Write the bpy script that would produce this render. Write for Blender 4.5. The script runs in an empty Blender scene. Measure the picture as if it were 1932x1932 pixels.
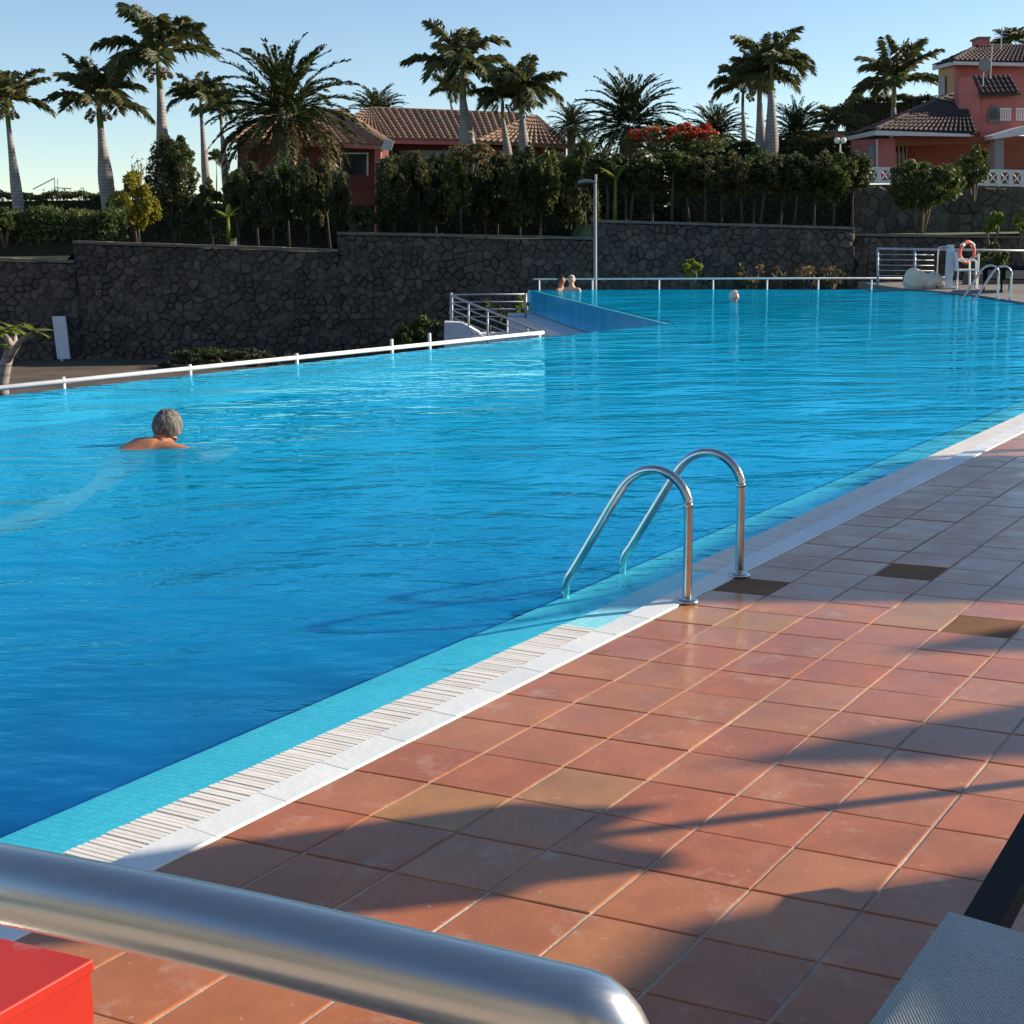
import bpy, bmesh, math, random
import numpy as np
from mathutils import Vector, Matrix
R = math.radians
rng = random.Random(7)
nrg = np.random.default_rng(7)
scene = bpy.context.scene
col = scene.collection

# ------------------------------------------------------------------ camera
W = 1932.0                       # width of the grid of photo coordinates used below
F = 4000 * W / 3072
HZ = 440.0
H = 1.4
ROLL = R(-0.8)
PITCH = math.atan((966 - HZ) / F)
cp, sp, cr, sr = math.cos(PITCH), math.sin(PITCH), math.cos(ROLL), math.sin(ROLL)
fw, rt, up = Vector((0, cp, -sp)), Vector((1, 0, 0)), Vector((0, sp, cp))
r2, u2 = rt * cr + up * sr, up * cr - rt * sr
cam_d = bpy.data.cameras.new('camera')
cam = bpy.data.objects.new('camera', cam_d)
col.objects.link(cam)
cam.matrix_world = Matrix(((r2.x, u2.x, -fw.x, 0), (r2.y, u2.y, -fw.y, 0), (r2.z, u2.z, -fw.z, H), (0, 0, 0, 1)))
cam_d.sensor_width = 36
cam_d.lens = 36 * F / W
cam_d.clip_start = 0.05
cam_d.clip_end = 3000
scene.camera = cam

# ------------------------------------------------------------------ light
SUN_AZ, SUN_EL = R(13.8), R(22)          # azimuth from +X towards +Y
sun_dir = Vector((math.cos(SUN_AZ) * math.cos(SUN_EL), math.sin(SUN_AZ) * math.cos(SUN_EL), math.sin(SUN_EL)))
world = bpy.data.worlds.new('World')
scene.world = world
world.use_nodes = True
wn, wl = world.node_tree.nodes, world.node_tree.links
bg = wn['Background']
sky = wn.new('ShaderNodeTexSky')
sky.sky_type = 'NISHITA'
sky.sun_disc = False
sky.sun_elevation = SUN_EL
sky.sun_rotation = math.pi / 2 - SUN_AZ
sky.altitude = 50
sky.air_density = 0.9
sky.dust_density = 0.0
sky.ozone_density = 2.2
wl.new(sky.outputs[0], bg.inputs[0])
bg.inputs[1].default_value = 0.096
sun_l = bpy.data.lights.new('sun', 'SUN')
sun_l.energy = 5.0
sun_l.angle = R(0.8)
sun_l.color = (1.0, 0.86, 0.68)
sun = bpy.data.objects.new('sun', sun_l)
col.objects.link(sun)
sun.rotation_euler = (-sun_dir).to_track_quat('-Z', 'Y').to_euler()
scene.view_settings.view_transform = 'Standard'
scene.view_settings.look = 'None'
scene.view_settings.exposure = 0.78
scene.view_settings.gamma = 1.0
scene.cycles.max_bounces = 6
scene.cycles.transparent_max_bounces = 12
scene.cycles.use_denoising = True

# ------------------------------------------------------------------ placing helpers
def ray(u, v):
    x, y = u - 966, v - 966
    x, y = x * cr + y * sr, -x * sr + y * cr
    return fw + rt * (x / F) - up * (y / F)
def at(u, v, Y):                      # a point at ground distance Y
    d = ray(u, v)
    return Vector((0, 0, H)) + d * (Y / d.y)
def gp(u, v, z=0.0):                  # a point on the level z
    d = ray(u, v)
    return Vector((0, 0, H)) + d * ((z - H) / d.z)
def near(u, v, depth):
    return Vector((0, 0, H)) + ray(u, v) * depth
def ppm(Y):
    return F / Y

# ------------------------------------------------------------------ materials
def new_mat(name):
    m = bpy.data.materials.new(name)
    m.use_nodes = True
    nt = m.node_tree
    return m, nt.nodes, nt.links, nt.nodes['Principled BSDF']
def coords(n, l, kind='Object', rnd=True):
    tc = n.new('ShaderNodeTexCoord')
    if not rnd:
        return tc.outputs[kind]
    oi = n.new('ShaderNodeObjectInfo')
    mul = n.new('ShaderNodeMath'); mul.operation = 'MULTIPLY'; mul.inputs[1].default_value = 37.0
    l.new(oi.outputs['Random'], mul.inputs[0])
    add = n.new('ShaderNodeVectorMath'); add.operation = 'ADD'
    l.new(tc.outputs[kind], add.inputs[0]); l.new(mul.outputs[0], add.inputs[1])
    return add.outputs[0]
def noise(n, l, vec, scale, detail=4, rough=0.55):
    t = n.new('ShaderNodeTexNoise')
    t.inputs['Scale'].default_value = scale
    t.inputs['Detail'].default_value = detail
    t.inputs['Roughness'].default_value = rough
    l.new(vec, t.inputs['Vector'])
    return t
def ramp(n, l, src, stops):
    r = n.new('ShaderNodeValToRGB')
    e = r.color_ramp.elements
    while len(e) < len(stops):
        e.new(0.5)
    for k, (p, c) in enumerate(stops):
        e[k].position = p
        e[k].color = (*c, 1) if len(c) == 3 else c
    l.new(src, r.inputs[0])
    return r
def mixc(n, l, a, b, fac, mode='MIX'):
    m = n.new('ShaderNodeMix'); m.data_type = 'RGBA'; m.blend_type = mode
    for sock, val in ((m.inputs[6], a), (m.inputs[7], b)):
        if isinstance(val, (tuple, list)):
            sock.default_value = (*val, 1)
        else:
            l.new(val, sock)
    if isinstance(fac, (int, float)):
        m.inputs[0].default_value = fac
    else:
        l.new(fac, m.inputs[0])
    return m.outputs[2]
def bump(n, l, src, strength, dist=0.02):
    b = n.new('ShaderNodeBump')
    b.inputs['Strength'].default_value = strength
    b.inputs['Distance'].default_value = dist
    l.new(src, b.inputs['Height'])
    return b.outputs[0]
def mat(name, c1, c2=None, scale=6.0, rough=0.6, bmp=0.0, bscale=None, metal=0.0, rnd=0.0, spec=0.5, speck=None):
    m, n, l, b = new_mat(name)
    v = coords(n, l)
    c2 = c2 or tuple(x * 0.75 for x in c1)
    t = noise(n, l, v, scale)
    base = ramp(n, l, t.outputs[0], [(0.32, c1), (0.68, c2)]).outputs[0]
    if rnd:
        oi = n.new('ShaderNodeObjectInfo')
        g = ramp(n, l, oi.outputs['Random'], [(0, (1 - rnd,) * 3), (1, (1 + rnd, 1 + rnd * 0.9, 1 + rnd * 0.8))]).outputs[0]
        base = mixc(n, l, base, g, 1.0, 'MULTIPLY')
    if speck:
        t2 = noise(n, l, v, speck[1], 6, 0.7)
        f = ramp(n, l, t2.outputs[0], [(speck[2], (0, 0, 0)), (speck[2] + 0.08, (1, 1, 1))]).outputs[0]
        base = mixc(n, l, base, speck[0], f)
    l.new(base, b.inputs['Base Color'])
    b.inputs['Roughness'].default_value = rough
    b.inputs['Metallic'].default_value = metal
    b.inputs['Specular IOR Level'].default_value = spec
    if bmp:
        t3 = noise(n, l, v, bscale or scale * 4, 6, 0.6)
        l.new(bump(n, l, t3.outputs[0], bmp), b.inputs['Normal'])
    return m
def leaf_mat(name, c1, c2, scale=1.5, trans=0.35, rough=0.5):
    m, n, l, b = new_mat(name)
    v = coords(n, l)
    t = noise(n, l, v, scale, 3)
    base = ramp(n, l, t.outputs[0], [(0.3, c1), (0.7, c2)]).outputs[0]
    l.new(base, b.inputs['Base Color'])
    b.inputs['Roughness'].default_value = rough
    b.inputs['Specular IOR Level'].default_value = 0.3
    tr = n.new('ShaderNodeBsdfTranslucent')
    l.new(base, tr.inputs[0])
    mx = n.new('ShaderNodeMixShader'); mx.inputs[0].default_value = trans
    l.new(b.outputs[0], mx.inputs[1]); l.new(tr.outputs[0], mx.inputs[2])
    l.new(mx.outputs[0], n['Material Output'].inputs[0])
    return m

M = {}
M['terracotta'] = None
def tile_mat(name, ca, cb, dusty):
    m, n, l, b = new_mat(name)
    v = coords(n, l)
    oi = n.new('ShaderNodeObjectInfo')
    per = ramp(n, l, oi.outputs['Random'], [(0, ca), (0.5, tuple((x + y) / 2 for x, y in zip(ca, cb))), (1, cb)]).outputs[0]
    t = noise(n, l, v, 5, 5, 0.6)
    shade = ramp(n, l, t.outputs[0], [(0.25, (0.78, 0.78, 0.78)), (0.75, (1.15, 1.15, 1.15))]).outputs[0]
    base = mixc(n, l, per, shade, 1.0, 'MULTIPLY')
    t2 = noise(n, l, v, 2.2, 8, 0.72)
    f = ramp(n, l, t2.outputs[0], [(0.56, (0, 0, 0)), (0.82, (0.55, 0.55, 0.55))]).outputs[0]
    base = mixc(n, l, base, dusty, f)
    t4 = noise(n, l, v, 60, 2, 0.5)
    f4 = ramp(n, l, t4.outputs[0], [(0.70, (0, 0, 0)), (0.76, (0.7, 0.7, 0.7))]).outputs[0]
    base = mixc(n, l, base, (0.5, 0.4, 0.34), f4)
    ge = n.new('ShaderNodeNewGeometry')
    tw = noise(n, l, ge.outputs['Position'], 1.7, 6, 0.65)
    base = mixc(n, l, base, ramp(n, l, tw.outputs[0], [(0.3, (0.80, 0.80, 0.80)), (0.7, (1.12, 1.12, 1.12))]).outputs[0], 1.0, 'MULTIPLY')
    tv = noise(n, l, ge.outputs['Position'], 5.5, 7, 0.75)
    base = mixc(n, l, base, dusty, ramp(n, l, tv.outputs[0], [(0.56, (0, 0, 0)), (0.72, (0.65, 0.65, 0.65))]).outputs[0])
    l.new(base, b.inputs['Base Color'])
    rr = ramp(n, l, t.outputs[0], [(0.3, (0.16,) * 3), (0.7, (0.34,) * 3)]).outputs[0]
    l.new(rr, b.inputs['Roughness'])
    b.inputs['Specular IOR Level'].default_value = 0.5
    t3 = noise(n, l, v, 14, 5, 0.6)
    l.new(bump(n, l, t3.outputs[0], 0.12, 0.006), b.inputs['Normal'])
    return m
M['tile'] = tile_mat('terracotta_tile', (0.43, 0.135, 0.05), (0.46, 0.185, 0.075), (0.56, 0.38, 0.28))
M['tile_ochre'] = tile_mat('ochre_tile', (0.47, 0.215, 0.065), (0.43, 0.20, 0.075), (0.52, 0.33, 0.16))
M['tile_brown'] = tile_mat('brown_tile', (0.21, 0.10, 0.05), (0.23, 0.115, 0.055), (0.20, 0.11, 0.06))
for nd in M['tile_brown'].node_tree.nodes:
    if nd.type == 'BSDF_PRINCIPLED':
        nd.inputs['Specular IOR Level'].default_value = 0.12
        M['tile_brown'].node_tree.links.remove(nd.inputs['Roughness'].links[0]); nd.inputs['Roughness'].default_value = 0.7
M['grout'] = mat('grout', (0.62, 0.52, 0.43), (0.38, 0.29, 0.22), 2.6, 0.9, 0.3, 60)
M['coping'] = mat('white_coping', (0.80, 0.82, 0.80), (0.70, 0.74, 0.74), 4, 0.45, 0.1, 30, rnd=0.05)
M['grate'] = mat('grate_plastic', (0.84, 0.82, 0.77), (0.74, 0.71, 0.65), 9, 0.5, rnd=0.05)
M['gutter'] = mat('gutter', (0.20, 0.22, 0.23), (0.12, 0.14, 0.15), 6, 0.8)
M['basin'] = mat('pool_mosaic', (0.0, 0.085, 0.33), (0.0, 0.025, 0.18), 0.8, 0.5)
M['basin_wall'] = mat('pool_wall_mosaic', (0.0, 0.075, 0.22), (0.0, 0.06, 0.18), 0.5, 0.5)
M['slope_tile'] = mat('turquoise_mosaic', (0.34, 0.84, 0.90), (0.26, 0.76, 0.86), 3, 0.4, 0.1, 50)
def mosaic(m, size=0.025):
    n, l = m.node_tree.nodes, m.node_tree.links
    b = n['Principled BSDF']
    ge = n.new('ShaderNodeNewGeometry')
    mp = n.new('ShaderNodeMapping'); mp.inputs['Rotation'].default_value = (0, 0, R(-55.5))
    l.new(ge.outputs['Position'], mp.inputs[0])
    br = n.new('ShaderNodeTexBrick'); br.offset = 0.0; br.inputs['Scale'].default_value = 1.0
    br.inputs['Brick Width'].default_value = size; br.inputs['Row Height'].default_value = size; br.inputs['Mortar Size'].default_value = 0.0022
    br.inputs['Color1'].default_value = (1.08, 1.04, 1.02, 1); br.inputs['Color2'].default_value = (0.78, 0.9, 0.94, 1); br.inputs['Mortar'].default_value = (0.72, 0.8, 0.82, 1)
    l.new(mp.outputs[0], br.inputs['Vector'])
    src = b.inputs['Base Color'].links[0].from_socket
    l.new(mixc(n, l, src, br.outputs[0], 1.0, 'MULTIPLY'), b.inputs['Base Color'])
mosaic(M['slope_tile'])
M['riser'] = mat('blue_riser_tile', (0.0, 0.46, 0.80), (0.0, 0.40, 0.72), 4, 0.25, 0.05, 20, rnd=0.10)
M['plinth'] = mat('white_plinth', (0.68, 0.68, 0.70), (0.58, 0.58, 0.62), 2, 0.8, 0.15, 20)
M['lamp_grey'] = mat('lamp_grey', (0.26, 0.27, 0.27), (0.20, 0.21, 0.21), 5, 0.6)
M['steel'] = mat('stainless_steel', (0.62, 0.62, 0.60), (0.52, 0.52, 0.52), 12, 0.16, metal=1.0)
M['white_metal'] = mat('white_painted_metal', (0.80, 0.79, 0.76), (0.70, 0.69, 0.66), 8, 0.4)
M['grey_metal'] = mat('grey_galvanised', (0.42, 0.45, 0.48), (0.34, 0.36, 0.39), 8, 0.45, metal=0.3)
M['stone'] = mat('basalt_stone', (0.118, 0.090, 0.068), (0.054, 0.050, 0.047), 9, 0.95, 1.0, 18, rnd=0.36)
M['mortar'] = mat('dark_mortar', (0.055, 0.049, 0.043), (0.034, 0.032, 0.031), 5, 0.95, 0.5, 25)
M['cap'] = mat('wall_cap', (0.17, 0.14, 0.11), (0.10, 0.085, 0.07), 3, 0.85, 0.3, 20)
M['soil'] = mat('dry_soil', (0.12, 0.085, 0.06), (0.06, 0.045, 0.03), 1.2, 0.95, 0.6, 10)
M['lawn'] = mat('lawn', (0.07, 0.10, 0.025), (0.10, 0.12, 0.03), 2, 0.9, 0.6, 30)
M['bark'] = mat('bark', (0.17, 0.13, 0.10), (0.09, 0.07, 0.05), 6, 0.9, 0.5, 20)
M['bark_dark'] = mat('dark_bark', (0.075, 0.06, 0.05), (0.04, 0.033, 0.028), 6, 0.9, 0.5, 20)
M['pale_trunk'] = mat('royal_palm_trunk', (0.34, 0.30, 0.28), (0.22, 0.195, 0.18), 2.5, 0.85, 0.3, 9, rnd=0.1)
def ring_trunk(m):
    n, l = m.node_tree.nodes, m.node_tree.links
    b = n['Principled BSDF']
    tc = n.new('ShaderNodeTexCoord')
    w = n.new('ShaderNodeTexWave'); w.bands_direction = 'Z'; w.inputs['Scale'].default_value = 2.2; w.inputs['Distortion'].default_value = 1.5; w.inputs['Detail'].default_value = 3
    l.new(tc.outputs['Object'], w.inputs['Vector'])
    src = b.inputs['Base Color'].links[0].from_socket
    l.new(mixc(n, l, src, ramp(n, l, w.outputs[0], [(0.0, (0.62, 0.6, 0.58)), (0.35, (1, 1, 1))]).outputs[0], 1.0, 'MULTIPLY'), b.inputs['Base Color'])
ring_trunk(M['pale_trunk'])
M['shaft'] = mat('palm_crownshaft', (0.22, 0.26, 0.09), (0.15, 0.19, 0.06), 3, 0.5)
M['frond'] = leaf_mat('royal_frond', (0.06, 0.085, 0.027), (0.13, 0.125, 0.04), 0.5, 0.35)
M['frond2'] = leaf_mat('date_frond', (0.04, 0.065, 0.022), (0.09, 0.10, 0.028), 0.5, 0.3)
M['dry'] = leaf_mat('dry_frond', (0.16, 0.12, 0.05), (0.11, 0.085, 0.03), 0.7, 0.25)
M['inflor'] = leaf_mat('palm_flower_stalk', (0.34, 0.27, 0.14), (0.26, 0.2, 0.1), 2, 0.2)
M['leaf'] = leaf_mat('hedge_leaf', (0.042, 0.060, 0.025), (0.085, 0.095, 0.035), 0.8, 0.35, 0.75)
M['leaf_olive'] = leaf_mat('olive_leaf', (0.065, 0.07, 0.027), (0.11, 0.105, 0.04), 0.8, 0.35, 0.75)
M['leaf_mid'] = leaf_mat('bush_leaf', (0.055, 0.085, 0.024), (0.11, 0.13, 0.034), 0.8)
M['leaf_yellow'] = leaf_mat('yellow_leaf', (0.16, 0.16, 0.02), (0.30, 0.26, 0.03), 1.0)
M['leaf_bright'] = leaf_mat('bright_leaf', (0.14, 0.19, 0.03), (0.24, 0.27, 0.04), 1.5, 0.4)
M['leaf_brown'] = leaf_mat('brown_leaf', (0.13, 0.10, 0.04), (0.20, 0.15, 0.06), 1.5)
M['flower'] = leaf_mat('red_flower', (0.42, 0.035, 0.022), (0.50, 0.12, 0.04), 1.6, 0.3)
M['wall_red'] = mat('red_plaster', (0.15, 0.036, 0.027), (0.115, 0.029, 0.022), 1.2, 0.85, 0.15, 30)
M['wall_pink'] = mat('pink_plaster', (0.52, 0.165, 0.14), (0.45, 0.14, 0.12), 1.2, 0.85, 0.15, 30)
M['wall_ochre'] = mat('ochre_plaster', (0.56, 0.33, 0.16), (0.50, 0.29, 0.14), 1.2, 0.85, 0.15, 30)
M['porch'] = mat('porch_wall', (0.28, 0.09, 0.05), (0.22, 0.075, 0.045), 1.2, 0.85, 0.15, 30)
M['fascia'] = mat('white_fascia', (0.66, 0.62, 0.60), (0.56, 0.53, 0.52), 2, 0.7)
M['roof'] = mat('clay_roof_tile', (0.36, 0.225, 0.135), (0.21, 0.13, 0.085), 2.5, 0.85, 0.3, 9, rnd=0.22)
M['roof_dark'] = mat('dark_roof_tile', (0.066, 0.040, 0.037), (0.042, 0.029, 0.028), 2.5, 0.85, 0.3, 9, rnd=0.22)  # dark villa tile, base colour lowered further in place of shade on the slopes
M['glass'] = mat('window_glass', (0.03, 0.035, 0.045), (0.02, 0.025, 0.03), 2, 0.08)
M['shutter'] = mat('blue_grey_shutter', (0.30, 0.38, 0.46), (0.26, 0.33, 0.41), 3, 0.5)
M['frame_grey'] = mat('grey_surround', (0.20, 0.19, 0.20), (0.16, 0.155, 0.16), 3, 0.8)
M['column'] = mat('grey_column', (0.30, 0.29, 0.27), (0.24, 0.23, 0.22), 3, 0.8)
M['skin'] = mat('tanned_skin', (0.46, 0.20, 0.11), (0.36, 0.15, 0.085), 9, 0.6, spec=0.25)
M['skin_pale'] = mat('pale_skin', (0.62, 0.36, 0.25), (0.55, 0.30, 0.20), 9, 0.5)
M['hair_grey'] = mat('grey_hair', (0.17, 0.145, 0.12), (0.045, 0.04, 0.035), 26, 0.7, 0.8, 90)
def strands(m):
    n, l = m.node_tree.nodes, m.node_tree.links
    b = n['Principled BSDF']
    tc = n.new('ShaderNodeTexCoord')
    mp = n.new('ShaderNodeMapping'); mp.inputs['Scale'].default_value = (90, 90, 9)
    l.new(tc.outputs['Object'], mp.inputs[0])
    t = noise(n, l, mp.outputs[0], 1.0, 4, 0.6)
    l.new(ramp(n, l, t.outputs[0], [(0.35, (0.035, 0.03, 0.026)), (0.52, (0.12, 0.10, 0.08)), (0.70, (0.34, 0.31, 0.27))]).outputs[0], b.inputs['Base Color'])
    l.new(bump(n, l, t.outputs[0], 0.8, 0.006), b.inputs['Normal'])
strands(M['hair_grey'])
M['hair_white'] = mat('white_hair', (0.72, 0.67, 0.58), (0.60, 0.54, 0.45), 30, 0.6)
M['hair_dark'] = mat('dark_hair', (0.03, 0.022, 0.018), (0.02, 0.015, 0.012), 30, 0.5)
M['trunks'] = mat('navy_cloth', (0.02, 0.03, 0.07), (0.015, 0.02, 0.05), 30, 0.8)
M['red_box'] = mat('red_painted_board', (0.50, 0.026, 0.012), (0.42, 0.022, 0.012), 2.5, 0.45, speck=((0.36, 0.10, 0.085), 9, 0.60))
M['red_ring'] = mat('orange_ring', (0.62, 0.13, 0.06), (0.55, 0.10, 0.05), 5, 0.5)
M['black'] = mat('black_plastic', (0.012, 0.012, 0.014), (0.008, 0.008, 0.009), 6, 0.75, spec=0.2)
M['fabric'] = None
M['rock'] = mat('cream_rock', (0.74, 0.66, 0.52), (0.55, 0.47, 0.36), 3, 0.9, 0.7, 9)
M['canvas'] = mat('parasol_canvas', (0.55, 0.50, 0.42), (0.5, 0.45, 0.38), 3, 0.9)
M['wood'] = mat('dark_wood', (0.10, 0.06, 0.035), (0.07, 0.04, 0.025), 5, 0.6)
M['panel'] = mat('pale_panel', (0.62, 0.66, 0.70), (0.54, 0.58, 0.63), 3, 0.5)
M['white_plastic'] = mat('white_plastic', (0.80, 0.80, 0.78), (0.74, 0.74, 0.72), 4, 0.4)

def fabric_mat():
    m, n, l, b = new_mat('woven_sling')
    tc = n.new('ShaderNodeTexCoord')
    w = n.new('ShaderNodeTexWave'); w.wave_type = 'BANDS'; w.bands_direction = 'X'
    w.inputs['Scale'].default_value = 70; w.inputs['Distortion'].default_value = 0.4
    l.new(tc.outputs['Object'], w.inputs['Vector'])
    c = ramp(n, l, w.outputs[0], [(0.2, (0.33, 0.33, 0.31)), (0.8, (0.54, 0.54, 0.50))]).outputs[0]
    t = noise(n, l, tc.outputs['Object'], 200, 2)
    c = mixc(n, l, c, ramp(n, l, t.outputs[0], [(0.3, (0.8, 0.8, 0.8)), (0.7, (1.1, 1.1, 1.1))]).outputs[0], 1.0, 'MULTIPLY')
    l.new(c, b.inputs['Base Color'])
    b.inputs['Roughness'].default_value = 0.75
    l.new(bump(n, l, w.outputs[0], 0.5, 0.002), b.inputs['Normal'])
    return m
M['fabric'] = fabric_mat()
def brushed():
    m, n, l, b = new_mat('brushed_steel')
    tc = n.new('ShaderNodeTexCoord')
    mp = n.new('ShaderNodeMapping'); mp.inputs['Scale'].default_value = (3, 60, 60)
    l.new(tc.outputs['Object'], mp.inputs[0])
    t = noise(n, l, mp.outputs[0], 3, 5, 0.6)
    b.inputs['Base Color'].default_value = (0.60, 0.60, 0.58, 1)
    b.inputs['Metallic'].default_value = 1
    l.new(ramp(n, l, t.outputs[0], [(0.3, (0.26,) * 3), (0.7, (0.33,) * 3)]).outputs[0], b.inputs['Roughness'])
    l.new(bump(n, l, t.outputs[0], 0.012, 0.0005), b.inputs['Normal'])
    return m
M['brushed'] = brushed()

def water_mat():
    m, n, l, b = new_mat('pool_water')
    n.remove(b)
    tc = n.new('ShaderNodeTexCoord')
    mp = n.new('ShaderNodeMapping')
    mp.inputs['Rotation'].default_value = (0, 0, R(6)); mp.inputs['Scale'].default_value = (0.48, 1.0, 1.0)
    l.new(tc.outputs['Object'], mp.inputs[0])
    warp = noise(n, l, mp.outputs[0], 0.9, 2, 0.5)
    wv = n.new('ShaderNodeVectorMath'); wv.operation = 'MULTIPLY_ADD'
    wv.inputs[1].default_value = (0.5, 0.5, 0.5)
    l.new(warp.outputs['Color'], wv.inputs[0]); l.new(mp.outputs[0], wv.inputs[2])
    a = noise(n, l, wv.outputs[0], 1.8, 3, 0.5)
    c = noise(n, l, wv.outputs[0], 7.5, 3, 0.55)
    mask = noise(n, l, tc.outputs['Object'], 0.28, 2, 0.5)
    mk = ramp(n, l, mask.outputs[0], [(0.36, (0.25,) * 3), (0.62, (1,) * 3)]).outputs[0]
    h1 = n.new('ShaderNodeMath'); h1.operation = 'MULTIPLY'; h1.inputs[1].default_value = 0.8
    l.new(a.outputs[0], h1.inputs[0])
    h2 = n.new('ShaderNodeMath'); h2.operation = 'MULTIPLY'
    l.new(c.outputs[0], h2.inputs[0]); l.new(mk, h2.inputs[1])
    h3 = n.new('ShaderNodeMath'); h3.operation = 'MULTIPLY_ADD'; h3.inputs[1].default_value = 0.34
    l.new(h2.outputs[0], h3.inputs[0]); l.new(h1.outputs[0], h3.inputs[2])
    nb = bump(n, l, h3.outputs[0], 1.0, 0.062)
    fr = n.new('ShaderNodeFresnel'); fr.inputs[0].default_value = 1.33
    l.new(nb, fr.inputs['Normal'])
    ge = n.new('ShaderNodeNewGeometry')
    io = n.new('ShaderNodeMath'); io.operation = 'MULTIPLY_ADD'; io.inputs[1].default_value = 1 / 1.38 - 1.38; io.inputs[2].default_value = 1.38
    l.new(ge.outputs['Backfacing'], io.inputs[0]); l.new(io.outputs[0], fr.inputs[0])
    gl = n.new('ShaderNodeBsdfGlossy'); gl.inputs['Roughness'].default_value = 0.04; gl.inputs['Color'].default_value = (0.22, 0.76, 1.0, 1)
    l.new(nb, gl.inputs['Normal'])
    trn = n.new('ShaderNodeBsdfTransparent'); trn.inputs[0].default_value = (0.55, 0.97, 1.0, 1)
    dfa = n.new('ShaderNodeBsdfDiffuse'); dfa.inputs[0].default_value = (0.0, 0.50, 0.86, 1)
    big = noise(n, l, wv.outputs[0], 1.1, 2, 0.5)
    hb_ = n.new('ShaderNodeMath'); hb_.operation = 'MULTIPLY_ADD'; hb_.inputs[1].default_value = 1.3
    l.new(big.outputs[0], hb_.inputs[0]); l.new(h3.outputs[0], hb_.inputs[2])
    l.new(bump(n, l, hb_.outputs[0], 1.0, 0.11), dfa.inputs['Normal'])
    dfb = n.new('ShaderNodeSubsurfaceScattering'); dfb.falloff = 'BURLEY'
    dfb.inputs['Color'].default_value = (0.0, 0.50, 0.86, 1); dfb.inputs['Scale'].default_value = 0.9; dfb.inputs['Radius'].default_value = (1, 1, 1)
    df = n.new('ShaderNodeMixShader'); df.inputs[0].default_value = 0.35
    l.new(dfa.outputs[0], df.inputs[1]); l.new(dfb.outputs[0], df.inputs[2])
    mx = n.new('ShaderNodeMixShader')
    da = n.new('ShaderNodeAttribute'); da.attribute_name = 'depth'
    lw = n.new('ShaderNodeLayerWeight'); lw.inputs[0].default_value = 0.5
    ab = ramp(n, l, lw.outputs['Facing'], [(0.0, (0.03,) * 3), (0.60, (0.04,) * 3), (0.78, (0.40,) * 3), (0.92, (0.90,) * 3)])
    dm = n.new('ShaderNodeMath'); dm.operation = 'MULTIPLY_ADD'; dm.inputs[2].default_value = 0.02
    l.new(da.outputs['Fac'], dm.inputs[0]); l.new(ab.outputs[0], dm.inputs[1]); l.new(dm.outputs[0], mx.inputs[0])
    l.new(trn.outputs[0], mx.inputs[1]); l.new(df.outputs[0], mx.inputs[2])
    mx2 = n.new('ShaderNodeMixShader')
    l.new(fr.outputs[0], mx2.inputs[0]); l.new(mx.outputs[0], mx2.inputs[1]); l.new(gl.outputs[0], mx2.inputs[2])
    l.new(mx2.outputs[0], n['Material Output'].inputs[0])
    return m
M['water'] = water_mat()

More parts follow.
